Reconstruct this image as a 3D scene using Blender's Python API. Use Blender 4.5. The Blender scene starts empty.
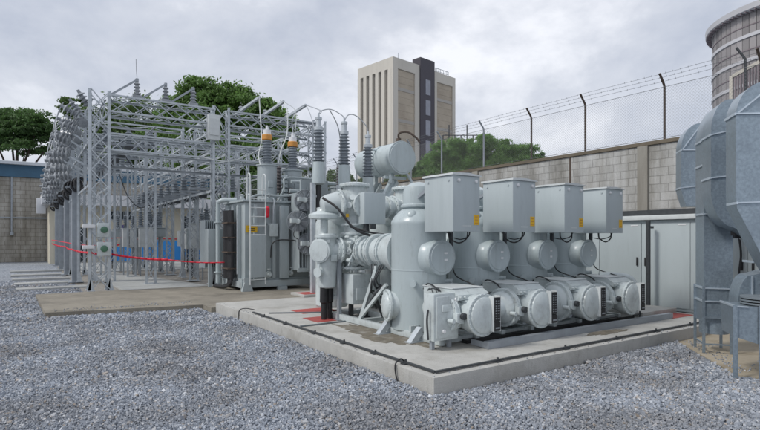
import bpy, bmesh, math, random
import numpy as np
from math import sin, cos, pi, radians, sqrt
from mathutils import Vector, Matrix
random.seed(7); rng = np.random.default_rng(7)
scene = bpy.context.scene
COL = scene.collection

# ------------------------------------------------------------------ materials
def mat(name, color, rough=0.6, metal=0.0, var=0.12, scale=6.0, bump=0.0, bscale=40.0, stain=None, samt=0.0, sscale=1.5, streak=False, island=0.0, grime=0.0):
    m = bpy.data.materials.new(name); m.use_nodes = True
    nt = m.node_tree; N = nt.nodes; L = nt.links
    b = N['Principled BSDF']
    b.inputs['Roughness'].default_value = rough; b.inputs['Metallic'].default_value = metal
    tc = N.new('ShaderNodeTexCoord')
    oi = N.new('ShaderNodeObjectInfo'); ov = N.new('ShaderNodeVectorMath'); ov.operation = 'SCALE'; ov.inputs[0].default_value = (37, 53, 11); L.new(oi.outputs['Random'], ov.inputs['Scale'])
    oa = N.new('ShaderNodeVectorMath'); oa.operation = 'ADD'; L.new(tc.outputs['Object'], oa.inputs[0]); L.new(ov.outputs[0], oa.inputs[1])
    mp = N.new('ShaderNodeMapping'); L.new(oa.outputs[0], mp.inputs['Vector'])
    if streak: mp.inputs['Scale'].default_value = (1, 1, 0.12)
    n = N.new('ShaderNodeTexNoise'); n.inputs['Scale'].default_value = scale; n.inputs['Detail'].default_value = 6; n.inputs['Roughness'].default_value = 0.65
    L.new(mp.outputs[0], n.inputs['Vector'])
    r = N.new('ShaderNodeValToRGB'); c = color
    r.color_ramp.elements[0].position = 0.3; r.color_ramp.elements[1].position = 0.7
    r.color_ramp.elements[0].color = (*[x*(1-var) for x in c], 1); r.color_ramp.elements[1].color = (*[min(1, x*(1+var)) for x in c], 1)
    L.new(n.outputs['Fac'], r.inputs['Fac']); out = r.outputs['Color']
    if stain:
        n2 = N.new('ShaderNodeTexNoise'); n2.inputs['Scale'].default_value = sscale; n2.inputs['Detail'].default_value = 8; n2.inputs['Roughness'].default_value = 0.7
        L.new(mp.outputs[0], n2.inputs['Vector'])
        r2 = N.new('ShaderNodeValToRGB'); r2.color_ramp.elements[0].position = 0.5; r2.color_ramp.elements[1].position = 0.72
        L.new(n2.outputs['Fac'], r2.inputs['Fac'])
        mu = N.new('ShaderNodeMath'); mu.operation = 'MULTIPLY'; mu.inputs[1].default_value = samt; L.new(r2.outputs['Color'], mu.inputs[0])
        mx = N.new('ShaderNodeMixRGB'); mx.inputs['Color2'].default_value = (*stain, 1)
        L.new(mu.outputs[0], mx.inputs['Fac']); L.new(out, mx.inputs['Color1']); out = mx.outputs[0]
    if island:
        g = N.new('ShaderNodeNewGeometry'); mr = N.new('ShaderNodeMapRange')
        mr.inputs['To Min'].default_value = 1-island; mr.inputs['To Max'].default_value = 1+island
        L.new(g.outputs['Random Per Island'], mr.inputs['Value'])
        vm = N.new('ShaderNodeVectorMath'); vm.operation = 'SCALE'; L.new(out, vm.inputs[0]); L.new(mr.outputs[0], vm.inputs['Scale']); out = vm.outputs[0]
    mo = N.new('ShaderNodeMapRange'); mo.inputs['To Min'].default_value = 0.94; mo.inputs['To Max'].default_value = 1.05; L.new(oi.outputs['Random'], mo.inputs['Value'])
    vo = N.new('ShaderNodeVectorMath'); vo.operation = 'SCALE'; L.new(out, vo.inputs[0]); L.new(mo.outputs[0], vo.inputs['Scale']); out = vo.outputs[0]
    if grime:
        ng = N.new('ShaderNodeTexNoise'); ng.inputs['Scale'].default_value = 14; ng.inputs['Detail'].default_value = 10; ng.inputs['Roughness'].default_value = .75
        mg = N.new('ShaderNodeMapping'); mg.inputs['Scale'].default_value = (1, 1, .22); L.new(oa.outputs[0], mg.inputs[0]); L.new(mg.outputs[0], ng.inputs['Vector'])
        rg = N.new('ShaderNodeValToRGB'); rg.color_ramp.elements[0].position = .56; rg.color_ramp.elements[1].position = .74; L.new(ng.outputs['Fac'], rg.inputs[0])
        mm = N.new('ShaderNodeMath'); mm.operation = 'MULTIPLY'; mm.inputs[1].default_value = grime; L.new(rg.outputs[0], mm.inputs[0])
        xg = N.new('ShaderNodeMixRGB'); xg.inputs['Color2'].default_value = (.16, .15, .13, 1); L.new(mm.outputs[0], xg.inputs['Fac']); L.new(out, xg.inputs['Color1']); out = xg.outputs[0]
    L.new(out, b.inputs['Base Color'])
    rr = N.new('ShaderNodeMapRange'); rr.inputs['To Min'].default_value = max(0.05, rough-0.12); rr.inputs['To Max'].default_value = min(1, rough+0.12)
    L.new(n.outputs['Fac'], rr.inputs['Value']); L.new(rr.outputs[0], b.inputs['Roughness'])
    if bump:
        n3 = N.new('ShaderNodeTexNoise'); n3.inputs['Scale'].default_value = bscale; n3.inputs['Detail'].default_value = 5
        L.new(tc.outputs['Object'], n3.inputs['Vector'])
        bp = N.new('ShaderNodeBump'); bp.inputs['Strength'].default_value = bump; bp.inputs['Distance'].default_value = 0.02
        L.new(n3.outputs['Fac'], bp.inputs['Height']); L.new(bp.outputs[0], b.inputs['Normal'])
    return m

def brick_mat(name, ca, cb, mortar, bw, bh, plane, off=0.5, stain=(0.1, 0.09, 0.07), samt=0.5, msize=0.012):
    m = bpy.data.materials.new(name); m.use_nodes = True
    nt = m.node_tree; N = nt.nodes; L = nt.links; b = N['Principled BSDF']; b.inputs['Roughness'].default_value = 0.9
    tc = N.new('ShaderNodeTexCoord'); s = N.new('ShaderNodeSeparateXYZ'); cx = N.new('ShaderNodeCombineXYZ')
    L.new(tc.outputs['Object'], s.inputs[0]); L.new(s.outputs['Y' if plane == 'YZ' else 'X'], cx.inputs['X']); L.new(s.outputs['Z'], cx.inputs['Y'])
    br = N.new('ShaderNodeTexBrick'); br.offset = off; br.inputs['Scale'].default_value = 1
    br.inputs['Brick Width'].default_value = bw; br.inputs['Row Height'].default_value = bh; br.inputs['Mortar Size'].default_value = msize
    br.inputs['Color1'].default_value = (*ca, 1); br.inputs['Color2'].default_value = (*cb, 1); br.inputs['Mortar'].default_value = (*mortar, 1); br.inputs['Bias'].default_value = 0
    L.new(cx.outputs[0], br.inputs['Vector'])
    n = N.new('ShaderNodeTexNoise'); n.inputs['Scale'].default_value = 0.9; n.inputs['Detail'].default_value = 9; n.inputs['Roughness'].default_value = 0.72
    mp = N.new('ShaderNodeMapping'); mp.inputs['Scale'].default_value = (1, 1, 0.5); L.new(tc.outputs['Object'], mp.inputs[0]); L.new(mp.outputs[0], n.inputs['Vector'])
    r = N.new('ShaderNodeValToRGB'); r.color_ramp.elements[0].position = 0.45; r.color_ramp.elements[1].position = 0.75
    L.new(n.outputs['Fac'], r.inputs[0]); mu = N.new('ShaderNodeMath'); mu.operation = 'MULTIPLY'; mu.inputs[1].default_value = samt; L.new(r.outputs[0], mu.inputs[0])
    mx = N.new('ShaderNodeMixRGB'); mx.inputs['Color2'].default_value = (*stain, 1); L.new(mu.outputs[0], mx.inputs[0]); L.new(br.outputs['Color'], mx.inputs[1])
    n5 = N.new('ShaderNodeTexNoise'); n5.inputs['Scale'].default_value = 2.2; n5.inputs['Detail'].default_value = 7; n5.inputs['Roughness'].default_value = .7
    m5 = N.new('ShaderNodeMapping'); m5.inputs['Scale'].default_value = (1, 1, .15); L.new(tc.outputs['Object'], m5.inputs[0]); L.new(m5.outputs[0], n5.inputs['Vector'])
    r5 = N.new('ShaderNodeValToRGB'); r5.color_ramp.elements[0].position = .38; r5.color_ramp.elements[1].position = .62; r5.color_ramp.elements[0].color = (.68, .66, .62, 1); r5.color_ramp.elements[1].color = (1.08, 1.08, 1.08, 1); L.new(n5.outputs['Fac'], r5.inputs[0])
    x5 = N.new('ShaderNodeMixRGB'); x5.blend_type = 'MULTIPLY'; x5.inputs[0].default_value = 1; L.new(mx.outputs[0], x5.inputs[1]); L.new(r5.outputs[0], x5.inputs[2]); mx = x5
    n4 = N.new('ShaderNodeTexNoise'); n4.inputs['Scale'].default_value = 30; n4.inputs['Detail'].default_value = 4; L.new(tc.outputs['Object'], n4.inputs['Vector'])
    mr = N.new('ShaderNodeMapRange'); mr.inputs['To Min'].default_value = 0.8; mr.inputs['To Max'].default_value = 1.2; L.new(n4.outputs['Fac'], mr.inputs[0])
    vm = N.new('ShaderNodeVectorMath'); vm.operation = 'SCALE'; L.new(mx.outputs[0], vm.inputs[0]); L.new(mr.outputs[0], vm.inputs['Scale']); L.new(vm.outputs[0], b.inputs['Base Color'])
    bp = N.new('ShaderNodeBump'); bp.inputs['Strength'].default_value = 0.5; bp.inputs['Distance'].default_value = 0.01; bp.invert = True
    L.new(br.outputs['Fac'], bp.inputs['Height']); L.new(bp.outputs[0], b.inputs['Normal'])
    return m

M = dict(
    paint=mat('grey_paint', (0.46, 0.525, 0.54), 0.30, 0, 0.05, 3, 0.05, 90, stain=(0.26, 0.29, 0.29), samt=0.45, sscale=2.2, streak=True, grime=.35),
    cast=mat('cast_grey_paint', (0.55, 0.605, 0.61), 0.30, 0, 0.06, 5, 0.12, 60, stain=(0.24, 0.25, 0.24), samt=0.45, sscale=4, grime=.5),
    cabinet=mat('cabinet_paint', (0.45, 0.505, 0.52), 0.42, 0, 0.04, 2, 0.03, 90, stain=(0.27, 0.32, 0.33), samt=0.35, sscale=1.5, streak=True, grime=.15),
    roofp=mat('pale_roof_paint', (0.60, 0.63, 0.63), 0.5, 0, 0.08, 6),
    trafo=mat('transformer_paint', (0.39, 0.44, 0.455), 0.42, 0, 0.07, 2, 0.05, 60, stain=(0.18, 0.20, 0.20), samt=0.5, sscale=2, streak=True, grime=.4),
    galv=mat('galvanised_steel', (0.50, 0.54, 0.57), 0.5, 0.35, 0.16, 5, 0.0, stain=(0.25, 0.27, 0.28), samt=0.4, sscale=3),
    galvd=mat('weathered_galvanised_steel', (0.33, 0.36, 0.39), 0.55, 0.3, 0.15, 4),
    beam=mat('dull_steel', (0.20, 0.23, 0.25), 0.5, 0.2, 0.15, 4, stain=(0.11, 0.11, 0.10), samt=0.5, sscale=3),
    duct=mat('duct_sheet', (0.29, 0.35, 0.40), 0.34, 0.55, 0.20, 30, 0.15, 5, stain=(0.20, 0.24, 0.28), samt=0.7, sscale=2.6, streak=False),
    seam=mat('duct_seam', (0.55, 0.62, 0.68), 0.4, 0.5, 0.1, 6),
    black=mat('black_rubber', (0.018, 0.018, 0.02), 0.5, 0, 0.2, 10),
    dark=mat('dark_metal', (0.06, 0.065, 0.07), 0.5, 0.3, 0.2, 10),
    rusty=mat('rusty_dark_steel', (0.10, 0.075, 0.06), 0.8, 0.2, 0.3, 12),
    yellow=mat('warning_yellow', (0.75, 0.45, 0.02), 0.5, 0, 0.06, 8),
    orange=mat('orange_band', (0.58, 0.26, 0.05), 0.5, 0, 0.1, 8),
    white=mat('white_plastic', (0.75, 0.76, 0.77), 0.45, 0, 0.05, 8),
    red=mat('red_paint', (0.40, 0.075, 0.065), 0.6, 0, 0.15, 5, stain=(0.2, 0.07, 0.06), samt=0.5, sscale=4),
    tape=mat('red_tape', (0.72, 0.02, 0.05), 0.45, 0, 0.1, 8),
    porc=mat('grey_porcelain', (0.22, 0.25, 0.28), 0.28, 0, 0.12, 6),
    porcb=mat('brown_grey_porcelain', (0.13, 0.12, 0.125), 0.3, 0, 0.15, 6),
    porcl=mat('pale_porcelain', (0.29, 0.31, 0.33), 0.3, 0, 0.15, 6),
    concrete=mat('pad_concrete', (0.45, 0.445, 0.42), 0.85, 0, 0.12, 2.5, 0.35, 60, stain=(0.25, 0.235, 0.20), samt=0.7, sscale=1.1, grime=.55),
    oldconc=mat('old_concrete', (0.27, 0.245, 0.20), 0.9, 0, 0.2, 1.5, 0.35, 40, stain=(0.12, 0.108, 0.088), samt=0.85, sscale=0.9, grime=.7),
    tanconc=mat('tan_concrete', (0.38, 0.33, 0.25), 0.9, 0, 0.14, 1.5, 0.3, 40, stain=(0.2, 0.16, 0.10), samt=0.7, sscale=1.6),
    stripc=mat('slab_strip_concrete', (0.40, 0.41, 0.40), 0.9, 0, 0.12, 3, 0.3, 40, stain=(0.22, 0.22, 0.20), samt=0.5, sscale=2),
    stainm=mat('oily_dirt', (0.17, 0.15, 0.115), 0.9, 0, 0.3, 6, 0.4, 60, stain=(0.34,0.325,0.29), samt=.9, sscale=5),
    cream=mat('cream_render', (0.62, 0.58, 0.47), 0.85, 0, 0.05, 1, stain=(0.4, 0.37, 0.3), samt=0.4, sscale=0.7),
    whitew=mat('white_render', (0.66, 0.67, 0.69), 0.8, 0, 0.05, 1),
    blue=mat('bright_blue_paint', (0.05, 0.32, 0.80), 0.6, 0, 0.08, 1),
    bluefascia=mat('blue_fascia', (0.04, 0.11, 0.18), 0.6, 0, 0.15, 0.6),
    sheetroof=mat('pale_sheet_roof', (0.50, 0.53, 0.56), 0.6, 0.1, 0.1, 1),
    purple=mat('purple_sign', (0.10, 0.07, 0.28), 0.5, 0, 0.1, 3),
    glass=mat('dark_glass', (0.035, 0.045, 0.055), 0.12, 0, 0.2, 1),
    green=mat('green_dial', (0.07, 0.17, 0.11), 0.4, 0, 0.1, 8),
    fac=mat('office_concrete', (0.55, 0.52, 0.46), 0.9, 0, 0.07, 0.12, stain=(0.33, 0.31, 0.27), samt=0.4, sscale=0.1, streak=True),
    facslot=mat('office_slot_panel', (0.36, 0.34, 0.31), 0.9, 0, 0.06, 0.1),
    tanpan=mat('office_tan_panel', (0.41, 0.355, 0.28), 0.9, 0, 0.1, 0.2, stain=(0.22, 0.17, 0.13), samt=0.5, sscale=0.15),
    stair=mat('dark_stair_tower', (0.052, 0.047, 0.06), 0.6, 0, 0.1, 0.3),
    winl=mat('pale_window', (0.24, 0.25, 0.29), 0.2, 0, 0.15, 0.4),
    rband=mat('tower_white_band', (0.50, 0.50, 0.52), 0.6, 0, 0.06, 0.5),
    rtan=mat('tower_tan_panel', (0.25, 0.235, 0.235), 0.6, 0, 0.12, 0.25, island=0.35),
    mauve=mat('mauve_slats', (0.19, 0.155, 0.17), 0.6, 0.1, 0.12, 3),
    blockwall=brick_mat('block_wall', (0.49, 0.49, 0.48), (0.43, 0.43, 0.42), (0.33, 0.33, 0.32), 0.4, 0.2, 'YZ', stain=(0.16,0.16,0.15), samt=0.75),
    farwall=brick_mat('far_block_wall', (0.40, 0.385, 0.35), (0.35, 0.335, 0.30), (0.26, 0.24, 0.21), 0.6, 0.3, 'XZ', samt=0.45, msize=0.02),
    wallcap=mat('mossy_cap', (0.16, 0.135, 0.10), 0.9, 0, 0.25, 2, 0.3, 30),
    pilaster=mat('rendered_pilaster', (0.30, 0.285, 0.25), 0.9, 0, 0.12, 2, 0.2, 30, stain=(0.15, 0.13, 0.10), samt=0.6, sscale=1.5, streak=True),
    bark=mat('bark', (0.07, 0.05, 0.04), 0.95, 0, 0.3, 5, 0.5, 20),
    wire=mat('fence_wire', (0.20, 0.21, 0.22), 0.5, 0.4, 0.1, 4),
    cond=mat('aluminium_conductor', (0.45, 0.47, 0.49), 0.4, 0.5, 0.1, 4),
    paleCable=mat('pale_sleeved_conductor', (0.60, 0.63, 0.62), 0.5, 0, 0.1, 4),
    darkgreen=mat('dark_green_leaf', (0.028, 0.062, 0.018), 0.6, 0, 0.1, 2, island=0.45),
    midgreen=mat('mid_green_leaf', (0.065, 0.135, 0.028), 0.6, 0, 0.1, 2, island=0.5),
    olive=mat('olive_leaf', (0.085, 0.095, 0.03), 0.6, 0, 0.15, 2, island=0.5),
)

# ------------------------------------------------------------------ mesh builder (world coordinates)
def frame(d):
    d = Vector(d).normalized(); u = Vector((0, 0, 1)) if abs(d.z) < 0.95 else Vector((1, 0, 0))
    a = d.cross(u).normalized(); return a, d.cross(a).normalized(), d
class MB:
    def __init__(s, xf=None): s.v = []; s.f = []; s.xf = xf
    def add(s, vs, fs):
        o = len(s.v)
        if s.xf is not None: vs = [s.xf @ Vector(v) for v in vs]
        s.v += [tuple(v) for v in vs]; s.f += [tuple(i+o for i in f) for f in fs]; return s
    def box(s, x0, x1, y0, y1, z0, z1, bev=0.0):
        if bev <= 0:
            return s.add([(x0,y0,z0),(x1,y0,z0),(x1,y1,z0),(x0,y1,z0),(x0,y0,z1),(x1,y0,z1),(x1,y1,z1),(x0,y1,z1)],
                         [(3,2,1,0),(4,5,6,7),(0,1,5,4),(1,2,6,5),(2,3,7,6),(3,0,4,7)])
        bm = bmesh.new(); bmesh.ops.create_cube(bm, size=1)
        for v in bm.verts: v.co = Vector(((x0+x1)/2+v.co.x*(x1-x0), (y0+y1)/2+v.co.y*(y1-y0), (z0+z1)/2+v.co.z*(z1-z0)))
        bmesh.ops.bevel(bm, geom=bm.edges[:], offset=bev, segments=2, affect='EDGES', profile=0.6)
        bm.verts.ensure_lookup_table()
        s.add([v.co.copy() for v in bm.verts], [[v.index for v in f.verts] for f in bm.faces]); bm.free(); return s
    def bar(s, p0, p1, w, h=None):
        h = h or w; p0 = Vector(p0); p1 = Vector(p1); a, b, d = frame(p1-p0); a = a*w/2; b = b*h/2
        vs = [p+i*a+j*b for p in (p0, p1) for i, j in ((-1,-1),(1,-1),(1,1),(-1,1))]
        return s.add(vs, [(0,1,2,3),(7,6,5,4),(0,4,5,1),(1,5,6,2),(2,6,7,3),(3,7,4,0)])
    def angle(s, p0, p1, w, t=0.012, fl=1):   # L-section
        p0 = Vector(p0); p1 = Vector(p1); a, b, d = frame(p1-p0)
        s.bar(p0+a*w/2*fl, p1+a*w/2*fl, w, t); return s.bar(p0+b*(w/2*fl+t/2), p1+b*(w/2*fl+t/2), t, w)
    def lathe(s, c, axis, prof, seg=24, cap=True):   # prof: [(t along axis, r)]
        c = Vector(c); a, b, d = frame(axis); vs = []; fs = []; n = len(prof)
        for t, r in prof:
            for k in range(seg):
                q = 2*pi*k/seg; vs.append(c+d*t+a*(r*cos(q))+b*(r*sin(q)))
        for i in range(n-1):
            for k in range(seg):
                k2 = (k+1) % seg; fs.append((i*seg+k, i*seg+k2, (i+1)*seg+k2, (i+1)*seg+k))
        if cap:
            fs.append(tuple(range(seg-1, -1, -1))); fs.append(tuple((n-1)*seg+k for k in range(seg)))
        return s.add(vs, fs)
    def cyl(s, p0, p1, r, r1=None, seg=16):
        p0 = Vector(p0); p1 = Vector(p1); return s.lathe(p0, p1-p0, [(0, r), ((p1-p0).length, r if r1 is None else r1)], seg)
    def flange(s, c, axis, r, t=0.04, nb=16, bolt=0.014, seg=28):
        c = Vector(c); a, b, d = frame(axis)
        s.lathe(c-d*t/2, d, [(0, r-0.006), (0.006, r), (t-0.006, r), (t, r-0.006)], seg)
        for k in range(nb):
            q = 2*pi*(k+.5)/nb; p = c+a*((r-1.6*bolt)*cos(q))+b*((r-1.6*bolt)*sin(q)); s.cyl(p-d*(t/2+bolt*1.1), p+d*(t/2+bolt*1.1), bolt, seg=6)
        return s
    def dome(s, c, axis, r, h, seg=24, n=6, r0=None):
        return s.lathe(c, axis, [(h*sin(i*pi/2/n), r*cos(i*pi/2/n)+1e-4) for i in range(n+1)], seg)
    def sphere(s, c, r, seg=20, sz=1.0):
        return s.lathe(Vector(c)-Vector((0,0,r*sz)), (0,0,1), [(r*sz*(1-cos(pi*i/12)), max(1e-3, r*sin(pi*i/12))) for i in range(13)], seg, cap=False)
    def tube(s, pts, r, seg=8, closed=False):
        P = [Vector(p) for p in pts]; n = len(P); vs = []; fs = []; prev = None
        for i, p in enumerate(P):
            d = (P[min(i+1, n-1)]-P[max(i-1, 0)]).normalized()
            if prev is None: a, b, _ = frame(d)
            else: a = (prev-d*prev.dot(d)).normalized(); b = d.cross(a)
            prev = a
            rr = r[i] if isinstance(r, (list, tuple)) else r
            for k in range(seg): q = 2*pi*k/seg; vs.append(p+a*(rr*cos(q))+b*(rr*sin(q)))
        for i in range(n-1):
            for k in range(seg): k2 = (k+1) % seg; fs.append((i*seg+k, i*seg+k2, (i+1)*seg+k2, (i+1)*seg+k))
        fs.append(tuple(range(seg-1, -1, -1))); fs.append(tuple((n-1)*seg+k for k in range(seg)))
        return s.add(vs, fs)
    def prism(s, poly, axis, a0, a1):   # poly in the other two axes
        n = len(poly)
        def P(p, t): return {'x': (t, p[0], p[1]), 'y': (p[0], t, p[1]), 'z': (p[0], p[1], t)}[axis]
        vs = [P(p, a0) for p in poly]+[P(p, a1) for p in poly]
        return s.add(vs, [tuple(range(n-1, -1, -1)), tuple(range(n, 2*n))]+[(i, (i+1) % n, n+(i+1) % n, n+i) for i in range(n)])
    def build(s, name, m, parent=None, origin=None, smooth=35):
        me = bpy.data.meshes.new(name); o = bpy.data.objects.new(name, me); COL.objects.link(o)
        off = Vector((0, 0, 0))
        if parent is not None:
            o.parent = parent; q = parent
            while q is not None: off += q.location; q = q.parent
        elif origin is not None: o.location = origin; off = Vector(origin)
        me.from_pydata([(v[0]-off.x, v[1]-off.y, v[2]-off.z) for v in s.v], [], s.f)
        bm = bmesh.new(); bm.from_mesh(me); bmesh.ops.recalc_face_normals(bm, faces=bm.faces); bm.to_mesh(me); bm.free()
        if smooth:
            for p in me.polygons: p.use_smooth = True
            me.set_sharp_from_angle(angle=radians(smooth))
        me.materials.append(m if not isinstance(m, str) else M[m]); return o

def arc(p0, p1, h, n=14, side=(0, 0, 1)):
    p0 = Vector(p0); p1 = Vector(p1); s = Vector(side)
    return [p0.lerp(p1, i/n)+s*h*4*(i/n)*(1-i/n) for i in range(n+1)]
def spline(P, n=8):   # Catmull-Rom
    P = [Vector(p) for p in P]; P = [2*P[0]-P[1]]+P+[2*P[-1]-P[-2]]; out = []
    for i in range(1, len(P)-2):
        for k in range(n):
            t = k/n; a, b, c, d = P[i-1:i+3]
            out.append(0.5*((2*b)+(c-a)*t+(2*a-5*b+4*c-d)*t*t+(3*b-a-3*c+d)*t**3))
    out.append(P[-2]); return out
def tag(o, label, cat, group=None, kind=None):
    if label: o['label'] = label
    if cat: o['category'] = cat
    if group: o['group'] = group
    if kind: o['kind'] = kind
    return o
def thing(name, label, cat, loc=(0,0,0), rz=0, group=None):
    o = bpy.data.objects.new(name, None); COL.objects.link(o); o.location = loc; o.rotation_euler = (0,0,rz); o.empty_display_size = 0.2
    return tag(o, label, cat, group)
def copy_tree(o, parent=None):
    c = o.copy(); COL.objects.link(c)
    if parent is not None: c.parent = parent
    for ch in list(o.children): copy_tree(ch, c)
    return c
def dup(o, loc, label, rz=None):
    c = copy_tree(o); c.location = loc; c['label'] = label
    if rz is not None: c.rotation_euler = (0, 0, rz)
    return c
ORD = ['nearest', 'second nearest', 'third nearest', 'fourth nearest', 'fifth nearest', 'sixth nearest', 'seventh nearest', 'eighth nearest', 'ninth nearest', 'tenth nearest', 'eleventh nearest', 'twelfth nearest', 'thirteenth nearest', 'fourteenth nearest', 'farthest']

# ------------------------------------------------------------------ ground
def gravel_mat():
    m = bpy.data.materials.new('gravel_ground'); m.use_nodes = True; nt = m.node_tree; N = nt.nodes; L = nt.links; b = N['Principled BSDF']; b.inputs['Roughness'].default_value = 0.9
    tc = N.new('ShaderNodeTexCoord'); v = N.new('ShaderNodeTexVoronoi'); v.inputs['Scale'].default_value = 26; L.new(tc.outputs['Object'], v.inputs['Vector'])
    sp = N.new('ShaderNodeSeparateColor'); L.new(v.outputs['Color'], sp.inputs[0])
    r = N.new('ShaderNodeValToRGB'); e = r.color_ramp.elements; e[0].color = (0.14, 0.155, 0.18, 1); e[1].color = (0.50, 0.53, 0.58, 1); x = e.new(0.55); x.color = (0.29, 0.32, 0.36, 1)
    L.new(sp.outputs[0], r.inputs[0])
    n = N.new('ShaderNodeTexNoise'); n.inputs['Scale'].default_value = 0.7; n.inputs['Detail'].default_value = 6; L.new(tc.outputs['Object'], n.inputs['Vector'])
    mr = N.new('ShaderNodeMapRange'); mr.inputs['To Min'].default_value = 0.78; mr.inputs['To Max'].default_value = 1.15; L.new(n.outputs['Fac'], mr.inputs[0])
    vm = N.new('ShaderNodeVectorMath'); vm.operation = 'SCALE'; L.new(r.outputs[0], vm.inputs[0]); L.new(mr.outputs[0], vm.inputs['Scale']); L.new(vm.outputs[0], b.inputs['Base Color'])
    bp = N.new('ShaderNodeBump'); bp.inputs['Strength'].default_value = 1; bp.inputs['Distance'].default_value = 0.02; bp.invert = True
    L.new(v.outputs['Distance'], bp.inputs['Height']); L.new(bp.outputs[0], b.inputs['Normal']); return m
def stone_mat():
    m = bpy.data.materials.new('crushed_stone'); m.use_nodes = True; nt = m.node_tree; N = nt.nodes; L = nt.links; b = N['Principled BSDF']; b.inputs['Roughness'].default_value = 0.85
    g = N.new('ShaderNodeNewGeometry'); r = N.new('ShaderNodeValToRGB'); e = r.color_ramp.elements
    e[0].color = (0.22, 0.245, 0.285, 1); e[1].color = (0.66, 0.69, 0.73, 1)
    for p, c in ((0.35, (0.28, 0.31, 0.355)), (0.7, (0.38, 0.41, 0.46)), (0.88, (0.48, 0.505, 0.54)), (0.93, (0.36, 0.31, 0.26))): x = e.new(p); x.color = (*c, 1)
    L.new(g.outputs['Random Per Island'], r.inputs[0])
    tc = N.new('ShaderNodeTexCoord'); n = N.new('ShaderNodeTexNoise'); n.inputs['Scale'].default_value = 0.9; n.inputs['Detail'].default_value = 5; L.new(tc.outputs['Object'], n.inputs['Vector'])
    rr = N.new('ShaderNodeValToRGB'); rr.color_ramp.elements[0].position = 0.36; rr.color_ramp.elements[1].position = 0.6
    rr.color_ramp.elements[0].color = (0.72, 0.69, 0.66, 1); rr.color_ramp.elements[1].color = (1, 1, 1, 1); L.new(n.outputs['Fac'], rr.inputs[0])
    mx = N.new('ShaderNodeMixRGB'); mx.blend_type = 'MULTIPLY'; mx.inputs[0].default_value = 1; L.new(r.outputs[0], mx.inputs[1]); L.new(rr.outputs[0], mx.inputs[2]); L.new(mx.outputs[0], b.inputs['Base Color']); return m
g = MB(); g.add([(-500,-500,-0.012),(900,-500,-0.012),(900,900,-0.012),(-500,900,-0.012)], [(0,1,2,3)])
tag(g.build('ground', gravel_mat(), origin=(0,0,0)), 'blue grey crushed stone yard', None, kind='structure')

PADX0, PADY0, PADX1, PADY1, PZ = 3.6, 4.29, 10.9, 12.08, 0.205
def inpoly(x, y, poly):
    r = np.zeros(x.shape, bool); n = len(poly)
    for i in range(n):
        x0, y0 = poly[i]; x1, y1 = poly[(i+1) % n]
        c = ((y0 > y) != (y1 > y)) & (x < (x1-x0)*(y-y0)/((y1-y0)+1e-12)+x0); r ^= c
    return r
TAN = [(8.71, 4.285), (7.2, 2.83), (7.38, 2.45), (13, -2), (13, 4.285)]
BROWN = [(0.32, 13.25), (3.5, 12.75), (3.5, 12.09), (12.2, 12.09), (12.2, 17.6), (0.2, 17.75)]
YARD = [(1.45, 17.6), (9.8, 17.6), (9.8, 36), (1.45, 36)]
def stones():
    S_, C_ = sin(radians(34.1)), cos(radians(34.1)); V = []; K = 0
    for d0, d1, dens, s0 in ((3.2, 6.2, 3100, 0.0100), (6.2, 10.0, 1800, 0.0122), (10.0, 20.0, 480, 0.0195)):
        lm = 0.73*d1+1.5; n = int(2*lm*(d1-d0)*dens); d = rng.uniform(d0, d1, n); l = rng.uniform(-lm, lm, n)
        k = np.abs(l) < 0.73*d+1.5; d = d[k]; l = l[k]; x = S_*d+C_*l; y = C_*d-S_*l
        bad = (x > PADX0-0.01) & (y > PADY0-0.01) & (y < PADY1)
        for P in (TAN, BROWN, YARD): bad |= inpoly(x, y, P)
        bad |= (x > 9.5) | ((x > 3.4) & (y > 11))
        x = x[~bad]; y = y[~bad]; n = len(x)
        cube = np.array([(i, j, k) for i in (-1, 1) for j in (-1, 1) for k in (-1, 1)], float)
        p = cube[None]*(1+rng.uniform(-.45, .25, (n, 8, 3)))
        sc = s0*rng.lognormal(0, 0.28, (n, 1, 1))*rng.uniform(.55, 1.15, (n, 1, 3)); p = p*sc
        q = rng.normal(size=(n, 4)); q /= np.linalg.norm(q, axis=1)[:, None]; w, a, b, c = q.T
        R = np.stack([1-2*(b*b+c*c), 2*(a*b-w*c), 2*(a*c+w*b), 2*(a*b+w*c), 1-2*(a*a+c*c), 2*(b*c-w*a), 2*(a*c-w*b), 2*(b*c+w*a), 1-2*(a*a+b*b)], 1).reshape(n, 3, 3)
        p = np.einsum('nij,nkj->nki', R, p)
        edge = np.exp(-np.maximum(0, PADY0-y)/0.35)*((x > 6.2))*0.03 + np.exp(-np.abs(x-PADX0)/0.25)*0.02*(y > 4)
        p[:, :, 0] += x[:, None]; p[:, :, 1] += y[:, None]; p[:, :, 2] += (rng.uniform(-.007, .009, n)+edge)[:, None]; V.append(p)
    V = np.concatenate(V); n = len(V)
    quads = np.array([(0,1,3,2),(4,6,7,5),(0,4,5,1),(2,3,7,6),(0,2,6,4),(1,5,7,3)])
    F = (quads[None]+(np.arange(n)*8)[:, None, None]).reshape(-1, 4)
    mesh_np('gravel_stones', V.reshape(-1, 3), F, stone_mat(), 'loose blue grey crushed stones covering the yard', None, 'stuff')
def mesh_np(name, V, F, m, label=None, cat=None, kind=None, parent=None):
    me = bpy.data.meshes.new(name); me.vertices.add(len(V)); me.vertices.foreach_set('co', V.astype(np.float32).ravel())
    k = F.shape[1]; me.loops.add(F.size); me.loops.foreach_set('vertex_index', F.astype(np.int32).ravel())
    me.polygons.add(len(F)); me.polygons.foreach_set('loop_start', (np.arange(len(F))*k).astype(np.int32)); me.update(); me.validate()
    me.shade_flat(); me.materials.append(m); o = bpy.data.objects.new(name, me); COL.objects.link(o)
    if parent is not None: o.parent = parent
    tag(o, label, cat, kind=kind); return o
stones()
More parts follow.
